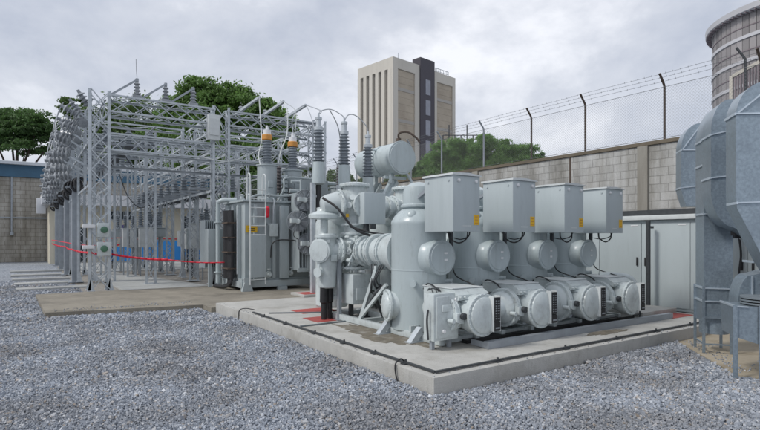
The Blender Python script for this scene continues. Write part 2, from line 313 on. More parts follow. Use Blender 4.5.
def spill():
    V = []; r = np.random.default_rng(5)
    def put(x, y, z, s0): 
        cube = np.array([(i, j, k) for i in (-1, 1) for j in (-1, 1) for k in (-1, 1)], float)*(1+r.uniform(-.4, .2, (8, 3)))*s0*r.uniform(.6, 1.1, 3)
        a = r.uniform(0, 6.28); ca, sa = cos(a), sin(a); cube = np.stack([cube[:, 0]*ca-cube[:, 1]*sa, cube[:, 0]*sa+cube[:, 1]*ca, cube[:, 2]], 1); V.append(cube+np.array([x, y, z+s0*.5]))
    for _ in range(60): put(r.uniform(3.62, 9.6), 4.29+abs(r.normal(0, .06))+.01, .205, .007)
    for _ in range(60): put(3.62+abs(r.normal(0, .07)), r.uniform(4.4, 12), .205, .007)
    for _ in range(130): put(r.uniform(.5, 3.4), 13.2+abs(r.normal(0, .35)), .10, .011)
    for _ in range(160):
        t_ = r.uniform(0, 1); put(8.71-1.5*t_+abs(r.normal(0, .22))+.05, 4.2-1.4*t_, .028, .009)
    V = np.concatenate(V); n = len(V)//8; quads = np.array([(0,1,3,2),(4,6,7,5),(0,4,5,1),(2,3,7,6),(0,2,6,4),(1,5,7,3)])
    mesh_np('spilled_stones', V, (quads[None]+(np.arange(n)*8)[:, None, None]).reshape(-1, 4), stone_mat(), 'stray small stones kicked onto the edges of the slabs', None, 'stuff')
spill()

def sheet(name, poly, z0, z1, m, label=None, **k):
    o = MB().prism(poly, 'z', z0, z1).build(name, m, origin=(poly[0][0], poly[0][1], 0), smooth=0); tag(o, label, None, kind='structure'); return o
# main pad with chamfered edges
b = MB().box(PADX0, PADX1, PADY0, PADY1, -0.1, PZ, bev=0.012)
tag(b.build('concrete_pad', 'concrete', origin=(PADX0, PADY0, 0)), 'raised pale concrete pad under the switchgear', None, kind='structure')
sheet('brown_slab', BROWN, -0.1, 0.10, 'oldconc', 'low weathered brown concrete slab in front of the transformer')
sheet('tan_slab', TAN, -0.1, 0.028, 'tanconc', 'tan stained concrete slab under the air ducts')
sheet('yard_slab', [(2.5, 17.75), (5.4, 17.6), (4.6, 21.5), (3.6, 28), (2.4, 28)], -0.1, 0.06, 'stripc', 'pale concrete walkway between the gantry columns')
sheet('back_path', [(1.9, 29), (10, 29), (10, 40), (1.9, 40)], -0.1, 0.05, 'stripc', 'pale paved strip in front of the white building')
m_soil = mat('sandy_gravel', (0.30, 0.28, 0.25), 0.95, 0, 0.35, 9, 0.6, 60)
sheet('yard_ground', YARD, -0.1, 0.02, m_soil, 'sandy grey gravel under the steel gantry')
# dirt patches on the pad
def patch(cx, cy, rx, ry, z, m, name, label, n=90, seed=1):
    r = random.Random(seed); ph = [r.uniform(0, 6.28) for _ in range(6)]
    f = lambda q: 1+.16*sin(2*q+ph[0])+.12*sin(5*q+ph[1])+.08*sin(11*q+ph[2])+.06*sin(19*q+ph[3])+.05*sin(31*q+ph[4])+r.uniform(-.04, .04)
    P = [(cx+rx*f(2*pi*i/n)*cos(2*pi*i/n), cy+ry*f(2*pi*i/n)*sin(2*pi*i/n)) for i in range(n)]
    return sheet(name, P, z-0.003, z+0.003, m, label)
patch(4.62, 6.7, 0.36, 1.25, PZ+0.003, 'stainm', 'dirt_patch', 'brown dirt along the left edge of the base frame', seed=3)
patch(7.6, 4.82, 0.5, 0.10, PZ+0.003, 'stainm', 'dirt_patch', 'damp brown stain on the pad by the front channel', seed=5)

# red floor mats
for i, (x0, x1, y0, y1, z, lab) in enumerate([(4.25, 5.0, 8.25, 8.85, PZ+0.006, 'red painted floor patch below the domed cable entry'), (4.5, 5.3, 9.35, 9.95, PZ+0.006, 'second red painted floor patch farther back on the pad'), (9.9, 10.7, 4.95, 5.5, PZ+0.006, 'small red floor patch at the foot of the grey cabinets')]):
    o = MB().box(x0, x1, y0, y1, z-0.004, z).build('red_floor_patch', 'red', origin=((x0+x1)/2, (y0+y1)/2, z), smooth=0); tag(o, lab, 'floor patch', 'red floor patches')

# earthing strip along the pad edge with clips
t = thing('earthing_strip', 'dark metal earthing bar clipped along the front and left edges of the pad', 'earthing bar', (3.72, 4.41, PZ))
b = MB().bar((3.72, 4.41, PZ+.022), (10.4, 4.41, PZ+.022), 0.035, 0.02).bar((3.72, 4.41, PZ+.022), (3.72, 10.0, PZ+.022), 0.035, 0.02); b.build('bar', 'dark', t, smooth=0)
for x, y in [(4.7, 4.41), (6.0, 4.41), (7.2, 4.41), (8.3, 4.41), (9.4, 4.41), (3.72, 4.95), (3.72, 5.6), (3.72, 6.4), (3.72, 7.3), (3.72, 8.4), (3.72, 9.4)]:
    MB().box(x-.05, x+.05, y-.04, y+.04, PZ, PZ+.015).cyl((x, y, PZ+.01), (x, y, PZ+.055), .014, seg=8).build('clip', 'dark', t, smooth=0)
for i, (p, lab) in enumerate([([(3.72, 4.98, .235), (3.66, 4.97, .27), (3.585, 4.97, .22), (3.575, 4.95, .1), (3.58, 4.9, .0)], 'thin black earth wire looping over the pad edge near its front corner'), ([(3.9, 10.4, .215), (3.72, 10.45, .25), (3.6, 10.45, .22), (3.585, 10.46, .1), (3.57, 10.45, 0)], 'thin black earth wire looping over the pad edge near its far left end')]):
    tag(MB().tube(spline(p), .009, 6).build('earth_wire', 'black', origin=p[-1]), lab, 'wire', 'earth wires over the pad edge')
b = MB().bar((3.8, 8.0, PZ+.015), (4.75, 8.05, PZ+.015), .03, .02).bar((3.95, 9.75, PZ+.015), (5.2, 9.1, PZ+.015), .03, .02)
tag(b.build('floor_conduit', 'beam', origin=(3.8, 8, PZ), smooth=0), 'flat steel earth strips running across the pad to the switchgear', 'strip')

# ------------------------------------------------------------------ switchgear bay
def insulator(b, c, h, r, sheds, top=0.0, axis=(0, 0, 1), seg=14, rc=None):
    rc = rc or r*.62; prof = [(0, rc)]; s = h/sheds
    for i in range(sheds):
        k = 1-0.18*i/sheds; z = s*i
        prof += [(z+s*.15, rc*k), (z+s*.35, r*k), (z+s*.5, r*k), (z+s*.85, rc*k)]
    prof.append((h, rc*.8)); b.lathe(c, axis, prof, seg); return b

def make_bay(x0, y0):
    t = thing('switchgear_bay', 'x', 'switchgear', (x0, y0, PZ), group='gas insulated switchgear bays')
    X = lambda v: x0+v; Y = lambda v: y0+v
    # main vertical tank
    b = MB(); b.lathe((x0, y0, 0), (0, 0, 1), [(.27, .40), (.30, .43), (1.90, .43), (1.93, .437), (1.96, .43), (2.04, .38), (2.12, .30), (2.16, .245), (2.18, .285), (2.21, .285), (2.23, .25), (2.40, .25), (2.50, .22), (2.56, .12), (2.58, .02)], 36)
    b.lathe((x0, y0, 0), (0, 0, 1), [(1.2, .431), (1.203, .434), (1.22, .434), (1.223, .431)], 36)
    b.build('tank', 'paint', t)
    for (ax, ay) in ((-.33, -.30), (.30, -.33)):   # lifting lugs
        d = Vector((ax, ay, 0)).normalized(); p = Vector((x0, y0, 1.02))+d*.40
        MB().cyl(p, p+d*.10+Vector((0, 0, .01)), .05, .035, 10).cyl(p+d*.1, p+d*.13, .05, seg=10).build('lifting_lug', 'paint', t)
    p = Vector((x0-.24, y0-.12, 2.02)); MB().lathe(p, (-.3, -.9, .25), [(0, .09), (.1, .08), (.13, .05), (.14, .01)], 14).build('pressure_relief', 'paint', t)
    # side port with lid
    b = MB(); b.lathe((x0, y0, 1.41), (0, -1, 0), [(.36, .30), (.42, .262), (.47, .248), (.55, .245)], 32)
    pt = b.build('side_port', 'paint', t)
    b = MB(); b.flange((x0, Y(-.555), 1.41), (0, -1, 0), .262, .025, 24, .007, 36); b.lathe((x0, Y(-.567), 1.41), (0, -1, 0), [(0, .225), (.012, .215), (.016, .1), (.018, .01)], 28)
    b.build('port_lid', 'paint', pt)
    for zz in (1.46, 1.36): MB().box(X(.02), X(.08), Y(-.592), Y(-.587), zz, zz+.03).build('label_plate', 'white', pt, smooth=0)
    # lower nozzle on the far side and bottom
    b = MB(); b.lathe((x0, y0, .66), (-1, .35, 0), [(.30, .22), (.50, .21)], 24).flange((X(-.48), Y(.17), .66), (-1, .35, 0), .25, .04, 16, .012, 24).dome((X(-.5), Y(.175), .66), (-1, .35, 0), .2, .06, 24)
    b.build('lower_nozzle', 'cast', t)
    # control box on brackets
    b = MB().box(X(-.26), X(.25), Y(-1.09), Y(-.47), 1.79, 2.57, bev=.006); cb = b.build('control_box', 'cabinet', t)
    MB().prism([(X(-.285), 2.572), (X(.275), 2.572), (X(.275), 2.585), (X(.0), 2.612), (X(-.285), 2.60)], 'y', Y(-1.115), Y(-.45)).build('box_roof', 'roofp', cb, smooth=0)
    for dx in (-.16, .17): MB().lathe((X(dx), Y(-1.09), 2.50), (0, -1, 0), [(0, .024), (.02, .024), (.028, .014)], 14).build('bolt_cap', 'white', cb)
    for dy in (-1.0, -.56): MB().lathe((X(-.26), Y(dy), 2.50), (-1, 0, 0), [(0, .016), (.01, .016)], 10).build('bolt_cap', 'cabinet', cb)
    MB().box(X(.13), X(.23), Y(-1.094), Y(-1.0905), 1.885, 2.03).build('warning_label', 'yellow', cb, smooth=0)
    b = MB()
    for z in (1.905, 1.95, 1.995): b.box(X(.15), X(.21), Y(-1.0965), Y(-1.0945), z, z+.012)
    b.build('label_print', 'orange', cb, smooth=0)
    b = MB()
    for i in range(7): b.box(X(-.08+i*.022), X(-.065+i*.022), Y(-1.0925), Y(-1.0905), 1.86, 1.88)
    b.build('faint_nameplate', 'roofp', cb, smooth=0)
    for z in (1.86, 1.97): MB().box(X(.252), X(.275), Y(-1.05), Y(-.99), z, z+.05).build('latch', 'dark', cb, smooth=0)
    for p_, q_, w_ in (((-.15, -.45, 1.85), (-.15, -.2, 1.85), .07), ((.15, -.45, 1.85), (.15, -.2, 1.85), .07), ((-.2, -.45, 2.4), (-.12, -.1, 2.3), .05)):
        MB().bar((X(p_[0]), Y(p_[1]), p_[2]), (X(q_[0]), Y(q_[1]), q_[2]), w_).build('bracket', 'galvd', t, smooth=0)
    MB().cyl((X(.34), Y(-.38), 1.30), (X(.34), Y(-.38), 1.80), .035, seg=12).bar((X(.2), Y(-.47), 1.80), (X(.37), Y(-.36), 1.80), .05).build('drive_tube', 'dark', t)
    b = MB().tube(spline([(X(-.18), Y(-.9), 1.8), (X(-.15), Y(-.9), 1.70), (X(.0), Y(-.92), 1.63), (X(.15), Y(-.92), 1.69), (X(.2), Y(-.9), 1.8)]), .011, 8).tube(spline([(X(.24), Y(-.9), 1.8), (X(.3), Y(-.8), 1.72), (X(.34), Y(-.6), 1.68), (X(.34), Y(-.45), 1.7)]), .009, 6)
    b.build('cable_loop', 'black', t)
    # drum
    b = MB(); b.lathe((x0, y0, .66), (0, -1, 0), [(.36, .22), (.60, .22), (.62, .25), (.66, .25), (.70, .235), (1.10, .235), (1.25, .27), (1.38, .27)], 32)
    dr = b.build('drum', 'cast', t)
    b = MB().flange((x0, Y(-1.405), .66), (0, -1, 0), .292, .035, 26, .010, 36); b.lathe((x0, Y(-1.425), .66), (0, -1, 0), [(0, .25), (.02, .245), (.045, .2), (.06, .1), (.063, .01)], 32); b.build('end_cover', 'cast', dr)
    b = MB().box(X(.09), X(.20), Y(-1.53), Y(-1.50), .58, .90, bev=.004).box(X(.09), X(.20), Y(-1.53), Y(-1.50), .45, .57, bev=.004); pn = b.build('indicator_panel', 'black', dr, smooth=0)
    b = MB()
    for i in range(8):
        b.box(X(.105), X(.12), Y(-1.533), Y(-1.531), .61+i*.034, .625+i*.034)
        b.box(X(.145), X(.185), Y(-1.533), Y(-1.531), .612+i*.034, .619+i*.034)
    b.box(X(.105), X(.185), Y(-1.533), Y(-1.531), .48, .50); b.build('panel_marks', 'galvd', pn, smooth=0)
    for dx in (.075, .201): MB().box(X(dx), X(dx+.014), Y(-1.52), Y(-1.42), .44, .92).build('panel_bracket', 'roofp', dr, smooth=0)
    b = MB()   # clutter: small valves, pipes on the drum side
    b.cyl((X(-.24), Y(-1.12), .60), (X(-.36), Y(-1.12), .60), .035, seg=10).cyl((X(-.30), Y(-1.25), .5), (X(-.30), Y(-.9), .5), .012, seg=8).cyl((X(-.2), Y(-1.3), .84), (X(-.2), Y(-.8), .84), .014, seg=8)
    b.box(X(-.36), X(-.27), Y(-1.32), Y(-1.22), .56, .66, bev=.006).tube(spline([(X(-.3), Y(-1.25), .65), (X(-.33), Y(-1.2), .76), (X(-.28), Y(-1.05), .86)]), .012, 8)
    b.cyl((X(.25), Y(-1.15), .55), (X(.34), Y(-1.15), .55), .04, seg=10); b.build('drive_rod', 'cast', dr)
    MB().lathe((X(-.31), Y(-1.33), .66), (0, -1, 0), [(0, .045), (.05, .045), (.055, .03)], 12).build('gauge', 'dark', dr)
    # side cross piece with domed end
    b = MB().cyl((X(-.18), Y(-1.0), .66), (X(-.40), Y(-1.0), .66), .24, seg=28).flange((X(-.38), Y(-1.0), .66), (-1, -.1, 0), .29, .05, 22, .011).flange((X(-.31), Y(-1.0), .66), (-1, 0, 0), .285, .03, 22, .009).dome((X(-.405), Y(-1.0), .66), (-1, -.15, 0), .245, .12, 28)
    b.box(X(-.40), X(-.28), Y(-1.33), Y(-1.25), .58, .70, bev=.005).cyl((X(-.45), Y(-1.22), .60), (X(-.45), Y(-1.32), .60), .03, seg=10)
    b.build('side_cap', 'cast', t)
    b = MB().cyl((X(.18), Y(-1.0), .66), (X(.74), Y(-1.0), .66), .15, seg=24).flange((X(.42), Y(-1.0), .66), (1, 0, 0), .2, .04, 14, .011); b.build('link_pipe', 'cast', t)
    # mechanism housing above the drum
    b = MB().prism([(Y(-1.25), .86), (Y(-.5), .86), (Y(-.5), 1.0), (Y(-1.12), 1.0), (Y(-1.25), .93)], 'x', X(-.30), X(.27)); mh = b.build('mechanism_housing', 'cast', t, smooth=0)
    MB().box(X(-.31), X(.28), Y(-1.13), Y(-.48), 1.002, 1.014, bev=.004).build('housing_lid', 'roofp', mh, smooth=0)
    for dx in (-.05, .20): MB().box(X(dx), X(dx+.045), Y(-1.28), Y(-1.252), .87, .925).build('position_window', 'black', mh, smooth=0)
    b = MB()
    for dx in (-.28, -.2, -.1, .14): b.cyl((X(dx), Y(-1.2), .90), (X(dx), Y(-1.29), .90), .018, seg=10)
    b.box(X(-.31), X(.16), Y(-1.22), Y(-1.19), .88, .92); b.build('fitting', 'cast', mh)
    b = MB(); b.tube(spline([(X(-.34), Y(-1.0), .87), (X(-.36), Y(-.85), 1.0), (X(-.3), Y(-.6), 1.04), (X(-.25), Y(-.43), .95)]), .011, 6)
    b.build('control_cable', 'black', t); b = MB(); b.tube(spline([(X(.33), Y(-.4), 1.3), (X(.34), Y(-.5), 1.12), (X(.31), Y(-.8), 1.04), (X(.28), Y(-1.0), 1.0)]), .01, 6)
    b.build('control_cable', 'black', t)
    # base frame
    b = MB()
    for dx in (-.36, .30): b.box(X(dx-.04), X(dx+.04), Y(-1.0), Y(2.3), .215, .315, bev=.006)
    for dy in (-.9, .1, 1.2, 2.2): b.box(X(-.32), X(.26), Y(dy-.04), Y(dy+.04), .23, .30)
    for k in (-.33, .33): b.box(X(-.42), X(.42), Y(k-.02), Y(k+.02), .315, .40)
    b.build('base_frame', 'cast', t)
    for dy in (-.55, .25):
        b = MB().prism([(X(-.62), .21), (X(-.52), .21), (X(-.40), .32), (X(-.40), .42), (X(-.43), .42)], 'y', Y(dy-.05), Y(dy+.05)); b.box(X(-.64), X(-.40), Y(dy-.07), Y(dy+.07), .207, .222); b.build('outrigger_foot', 'galv', t, smooth=0)
    # horizontal bus toward the back
    b = MB(); b.lathe((x0, y0, 1.47), (0, 1, 0), [(.30, .40), (.48, .36), (.66, .30), (.80, .27), (.98, .265), (1.10, .24), (1.62, .24)], 30)
    for yy, r in ((.78, .31), (.83, .31), (1.10, .305), (1.15, .305), (1.32, .27), (1.46, .285), (1.52, .285)): b.flange((x0, Y(yy), 1.47), (0, 1, 0), r, .03, 18, .010)
    b.build('bus_duct', 'cast', t)
    # support frame under it
    b = MB().bar((X(-.36), Y(1.15), .31), (X(-.22), Y(.85), 1.22), .07, .05).bar((X(.30), Y(1.15), .31), (X(.18), Y(.85), 1.22), .07, .05).bar((X(-.36), Y(1.15), .33), (X(-.30), Y(.45), .95), .05).bar((X(.30), Y(1.15), .33), (X(.24), Y(.45), .95), .05).bar((X(-.26), Y(.85), 1.2), (X(.22), Y(.85), 1.2), .06)
    b.build('support_frame', 'cast', t, smooth=0)
    b = MB()
    for k in range(5):
        yy = .55+(.11, .2, .26, .41, .5)[k]; b.tube(spline([(X(-.2), Y(yy), 1.25), (X(-.28-.03*(k % 2)), Y(yy+.12-.06*k), 1.0-.05*k), (X(-.12), Y(yy+.1), .75), (X(-.25+.05*k), Y(yy-.1), .35)]), (.012, .016, .009, .014, .01)[k], 6)
    for k in range(3): b.tube(spline([(X(-.1), Y(.7+.1*k), .9), (X(-.32), Y(.75+.1*k), .78-.1*k), (X(-.1), Y(.95+.1*k), .5)]), .03, 8)
    b.build('cable_bundle', 'dark', t)
    # cross chamber
    b = MB().sphere((x0, Y(1.93), 1.47), .30, 28)
    for ax in ((-1, 0, 0), (1, 0, 0)):
        c = Vector((x0, Y(1.93), 1.47)); a = Vector(ax); b.cyl(c, c+a*.40, .2, seg=24).flange(c+a*.36, a, .25, .04, 18, .012)
    b.flange((x0, Y(1.70), 1.47), (0, 1, 0), .27, .04, 20, .012).cyl((x0, Y(1.93), 1.1), (x0, Y(1.93), 2.4), .19, seg=24).flange((x0, Y(1.93), 1.15), (0, 0, 1), .30, .04, 20, .012).flange((x0, Y(1.93), 1.78), (0, 0, 1), .27, .04, 18, .012).flange((x0, Y(1.93), 1.95), (0, 0, 1), .27, .04, 18, .012)
    for q in range(9):
        a = Vector((-.9+.22*q, -.75, .75*sin(q*2.3))).normalized(); c = Vector((x0, Y(1.93), 1.47))
        b.cyl(c+a*.24, c+a*.37, .05, seg=12).cyl(c+a*.345, c+a*.375, .068, seg=12).cyl(c+a*.375, c+a*.40, .02, seg=8)
    for q in range(7):
        a = Vector((-.9+.3*q, -.75, .5*sin(q*1.9))).normalized(); c = Vector((x0, Y(1.93), 2.30))
        b.cyl(c+a*.22, c+a*.33, .045, seg=12).cyl(c+a*.31, c+a*.335, .06, seg=12)
    for (yy, zz, rr) in ((1.66, 1.62, .03), (1.68, 1.30, .035), (1.75, 1.72, .025)):
        for sx in (-.3, -.12, .15): b.cyl((X(sx), Y(yy), zz), (X(sx), Y(yy-.14), zz), rr, seg=10)
    b.tube(spline([(X(-.32), Y(1.62), 1.2), (X(-.2), Y(1.5), 1.62), (X(.1), Y(1.52), 1.7), (X(.3), Y(1.6), 1.6)]), .014, 8).box(X(-.2), X(-.08), Y(1.5), Y(1.62), 1.55, 1.66, bev=.008).box(X(.1), X(.24), Y(1.45), Y(1.58), 1.24, 1.34, bev=.008)
    b.build('cross_chamber', 'cast', t)
    b = MB().box(X(-.27), X(.20), Y(1.55), Y(2.0), .50, 1.05, bev=.03); lc = b.build('lower_cabinet', 'cast', t)
    MB().box(X(-.2), X(.05), Y(1.53), Y(1.549), .58, .80, bev=.006).build('cabinet_cover', 'cast', lc)
    MB().box(X(.08), X(.12), Y(1.535), Y(1.549), .86, .92).build('latch', 'dark', lc, smooth=0)
    b = MB().sphere((x0, Y(1.93), 2.30), .27, 28).cyl((x0, Y(1.93), 2.3), (x0, Y(1.93), 2.66), .22, seg=28)
    b.flange((x0, Y(1.93), 2.68), (0, 0, 1), .29, .045, 22, .012).dome((x0, Y(1.93), 2.70), (0, 0, 1), .25, .05, 28)
    for ax in ((-1, 0, 0), (1, 0, 0), (0, -1, 0)):
        c = Vector((x0, Y(1.93), 2.30)); a = Vector(ax); b.cyl(c, c+a*.345, .18, seg=24).flange(c+a*.34, a, .235, .04, 16, .012)
    b.build('upper_chamber', 'cast', t)
    b = MB().cyl((X(.36), Y(1.93), 2.30), (X(.84), Y(1.93), 2.30), .165, seg=24).flange((X(.50), Y(1.93), 2.3), (1, 0, 0), .22, .04, 14, .012).flange((X(.70), Y(1.93), 2.3), (1, 0, 0), .22, .04, 14, .012); b.build('upper_bus', 'cast', t)
    b = MB().lathe((X(.02), Y(2.85), 0), (0, 0, 1), [(.32, .30), (.36, .33), (1.0, .33), (1.02, .37), (1.07, .37), (1.09, .33), (2.0, .33), (2.15, .27), (2.25, .26), (2.26, .31), (2.31, .31), (2.33, .2), (2.36, .05)], 28)
    b.cyl((X(0), Y(2.2), 1.47), (X(0), Y(2.7), 1.47), .22, seg=24).flange((X(0), Y(2.3), 1.47), (0, 1, 0), .27, .04, 16, .012).cyl((X(0), Y(2.1), 2.30), (X(0), Y(2.6), 2.1), .16, seg=20)
    b.cyl((X(-.36), Y(2.85), 1.5), (X(.3), Y(2.85), 1.5), .17, seg=24)
    b.build('rear_tank', 'cast', t)
    b = MB().lathe((X(-.27), Y(2.2), 0), (0, 0, 1), [(.55, .13), (.56, .17), (.62, .17), (.63, .14), (1.25, .14), (1.28, .18), (1.32, .18), (1.33, .05)], 20); b.box(X(-.3), X(-.12), Y(1.98), Y(2.08), .75, 1.0, bev=.01)
    b.build('side_chamber', 'cast', t)
    b = MB().box(X(-.12), X(.34), Y(1.40), Y(1.60), 1.95, 2.52, bev=.012); uc = b.build('upper_cabinet', 'cabinet', t)
    MB().box(X(.0), X(.1), Y(1.36), Y(1.40), 1.86, 1.949).box(X(-.05), X(.02), Y(1.45), Y(1.55), 1.82, 1.949).build('cable_gland', 'dark', uc, smooth=0)
    return t

bays = [make_bay(5.1, 6.45)]
for k, lab in ((1, 'second switchgear bay from the left with a tall tank and a grey control box'), (2, 'third switchgear bay from the left with a tall tank and a grey control box'), (3, 'rightmost switchgear bay, next to the grey cabinets, with a small grey control box')):
    bays.append(dup(bays[0], (5.1+1.2*k+(0.03 if k == 2 else 0), 6.45, PZ), lab))
bays[0]['label'] = 'nearest and leftmost switchgear bay with a white control cabinet at its foot'
for ch in bays[2].children:
    if ch.name.startswith('side_cap'): ch.scale = (1.0, 1.0, 1.12); ch.location.z -= 0.05
for k, bay in enumerate(bays):
    for ch in bay.children:
        if ch.name.startswith('cable_loop'): ch.location.x = (0, -.05, .03, -.02)[k]; ch.scale.x = (1, 1.15, .85, 1.05)[k]
        if ch.name.startswith('lower_nozzle'): ch.rotation_euler.z = (0, .12, -.1, .08)[k]
        if ch.name.startswith('pressure_relief'): ch.rotation_euler.z = (0, .35, -.3, .5)[k]
t = bays[0]
# cabinet at the foot of the first bay
b = MB().box(4.43, 4.87, 5.28, 5.50, .33, .96, bev=.02); lc = b.build('foot_cabinet', 'cast', t)
b = MB().box(4.47, 4.83, 5.262, 5.279, .37, .92, bev=.008); dd = b.build('door', 'cast', lc)
MB().box(4.55, 4.70, 5.235, 5.261, .72, .81, bev=.008).build('vent_cover', 'cast', dd)
b = MB().cyl((4.80, 5.262, .87), (4.80, 5.235, .87), .028, seg=14).cyl((4.58, 5.262, .46), (4.58, 5.235, .46), .025, seg=14); b.build('knob', 'white', dd)
MB().box(4.735, 4.785, 5.257, 5.261, .56, .61).build('warning_label', 'yellow', dd, smooth=0)
MB().box(4.735, 4.785, 5.255, 5.261, .48, .55).build('lock_plate', 'black', dd, smooth=0)
b = MB()
for k in range(3): b.tube(spline([(4.55+.07*k, 5.44, .955), (4.55+.06*k, 5.46, .99+.006*k), (4.62+.05*k, 5.6, 1.0), (4.75, 5.8, .95)]), .008, 6)
b.tube(spline([(4.40, 5.36, .75), (4.38, 5.36, .6), (4.40, 5.36, .35)]), .014, 6); b.build('cabinet_cable', 'dark', t)
for x in (4.5, 4.8): MB().bar((x, 5.4, .207), (x, 5.4, .33), .05).build('cabinet_leg', 'galvd', t, smooth=0)
# domed cable entry on the far left of the first bay
cx, cy = 4.58, 8.50
b = MB(); b.lathe((cx, cy, 0), (0, 0, 1), [(.78, .12), (.80, .16), (.84, .175), (1.05, .18), (1.2, .20), (1.3, .20), (1.5, .19), (1.70, .19), (1.71, .235), (1.75, .235), (1.755, .18), (1.78, .17), (1.785, .02)], 28)
b.lathe((cx, cy, 1.47), (-1, -.55, 0), [(.05, .18), (.22, .18), (.225, .215), (.26, .215), (.265, .19), (.275, .19), (.28, .02)], 28)
b.cyl((cx, cy, 1.47), (4.75, 8.42, 1.47), .17, seg=24).flange((4.70, 8.43, 1.47), (1, 0, 0), .23, .04, 16, .012).lathe((cx, cy, 1.08), (-1, -.4, 0), [(.15, .07), (.26, .065), (.265, .09), (.28, .09)], 16)
for q in range(5): aa = Vector((-cos(q*1.2), -sin(q*1.2), 0)); b.cyl(Vector((cx, cy, 1.64))+aa*.17, Vector((cx, cy, 1.64))+aa*.23, .03, seg=8)
b.tube(spline([(cx-.2, cy-.1, 1.3), (cx-.24, cy-.12, 1.1), (cx-.18, cy-.1, .9)]), .012, 6).box(cx-.05, cx+.08, cy-.24, cy-.18, 1.28, 1.40, bev=.008)
b.build('domed_cable_entry', 'cast', t)
b = MB(); b.lathe((cx, cy+.12, 0), (0, 0, 1), [(2.04, .10), (2.06, .25), (2.065, .29), (2.13, .295), (2.15, .26), (2.20, .14), (2.24, .12)], 32); b.cyl((cx, cy+.12, 1.72), (cx, cy+.12, 2.07), .07, seg=14)
b.build('round_flange_plate', 'cast', t)
b = MB(); b.lathe((4.48, 8.55, 2.29), (1, -.25, .18), [(0, .10), (.03, .16), (.12, .19), (.35, .22), (.50, .24), (.62, .2)], 28).flange((4.84, 8.45, 2.34), (1, -.25, .18), .27, .04, 18, .012); b.build('cone_housing', 'cast', t)
MB().box(4.80, 4.86, 8.19, 8.2, 2.08, 2.14).build('warning_label', 'yellow', t, smooth=0)
b = MB().tube(spline([(4.38, 8.3, 2.42), (4.55, 8.05, 2.22), (4.75, 7.85, 1.88), (5.05, 7.7, 1.74), (5.35, 7.6, 1.76), (5.6, 7.5, 1.68)]), .022, 8).tube(spline([(4.75, 7.95, 1.9), (5.0, 7.7, 1.80), (5.4, 7.5, 1.72), (5.3, 7.2, 1.6)]), .018, 8); b.build('hanging_cable', 'black', t)
for k, (dx, dy) in enumerate(((-.08, -.02), (.07, .05))): MB().lathe((cx+dx, cy+dy, .205), (0, 0, 1), [(0, .05), (.3, .055), (.32, .075), (.36, .075), (.6, .07)], 12).build('power_cable', 'black', t)
b = MB().bar((4.72, 8.30, .207), (4.72, 8.30, 1.55), .075, .06).box(4.64, 4.80, 8.22, 8.38, .207, .222).bar((4.72, 8.3, .9), (4.95, 8.6, 1.15), .04); b.build('support_post', 'galvd', t, smooth=0)
for x in (5.0, 5.32): MB().bar((x, 8.35, .215), (x, 8.35, .55), .07).box(x-.09, x+.09, 8.26, 8.44, .207, .222).build('cabinet_leg', 'dark', t, smooth=0)

# channel beam in front of the drums and its hidden sleeper
t = thing('channel_beam', 'long grey steel channel lying along the pad in front of the drums', 'steel channel', (5.1, 4.98, PZ))
b = MB().box(5.12, 9.95, 4.97, 4.98, PZ+.002, PZ+.10).box(5.12, 9.95, 4.98, 5.05, PZ+.09, PZ+.10).box(5.12, 9.95, 4.98, 5.05, PZ+.002, PZ+.012).box(5.12, 5.13, 4.98, 5.3, PZ+.012, PZ+.09); b.build('channel', 'galvd', t, smooth=0)
b = MB().box(5.14, 9.4, 5.4, 5.9, PZ+.002, PZ+.05); b.build('drip_tray', 'black', t, smooth=0)
tag(MB().box(9.5, 10.75, 5.3, 6.0, PZ+.001, PZ+.1, bev=.01).build('concrete_step', 'concrete', origin=(9.5, 5.3, PZ)), 'low concrete step in front of the grey cabinets', 'step')
t = thing('pipe_stand', 'small pale pipe elbow on a thin stand right of the last drum', 'pipe', (9.35, 5.3, PZ))
MB().tube(spline([(8.9, 5.8, 1.0), (9.1, 5.6, 1.0), (9.25, 5.4, .95), (9.3, 5.3, .75), (9.28, 5.25, .6)]), .06, 12).sphere((9.3, 5.3, .62), .1, 14).build('pipe_elbow', 'cast', t)
MB().bar((9.32, 5.25, PZ+.002), (9.32, 5.25, .6), .02).bar((9.32, 5.25, .3), (9.1, 5.25, .3), .02).build('stand', 'dark', t, smooth=0)

# ------------------------------------------------------------------ grey relay cabinets along X=11
t = thing('relay_cabinet_row', 'long row of pale grey metal cabinets with double doors under a flat roof', 'cabinets', (11.0, 4.5, PZ))
MB().box(11.0, 12.3, 1.8, 12.0, PZ, 2.08, bev=.005).build('body', 'cabinet', t)
MB().box(10.90, 12.5, 1.7, 12.1, 2.085, 2.18, bev=.004).build('roof', 'roofp', t)
MB().box(11.05, 12.4, 1.8, 12.0, 2.181, 2.30).build('dark_ridge', 'dark', t, smooth=0)
for i in range(5):
    y1 = 11.15-2.0*i
    for k in (0, 1):
        b = MB().box(10.982, 10.999, y1-1.0*(k+1)+.006, y1-1.0*k-.006, .27, 2.02, bev=.004); d = b.build('door', 'cabinet', t)
        yh = y1-1.0+(.07 if k == 0 else -.11)
        MB().box(10.955, 10.981, yh, yh+.035, 1.10, 1.28, bev=.004).build('handle', 'black', d)
for y in (6.35, 5.35): MB().box(10.976, 10.981, y-.12, y+.04, 1.96, 1.985).build('name_plate', 'white', t, smooth=0)
tag(MB().cyl((10.72, 5.86, PZ), (10.72, 5.86, 2.07), .045, seg=14).box(10.62, 10.82, 5.76, 5.96, PZ+.001, PZ+.015).box(10.74, 10.9, 5.84, 5.88, 1.9, 1.95).build('roof_post', 'dark', origin=(10.72, 5.86, PZ)), 'dark slim round post holding up the cabinet roof', 'post')
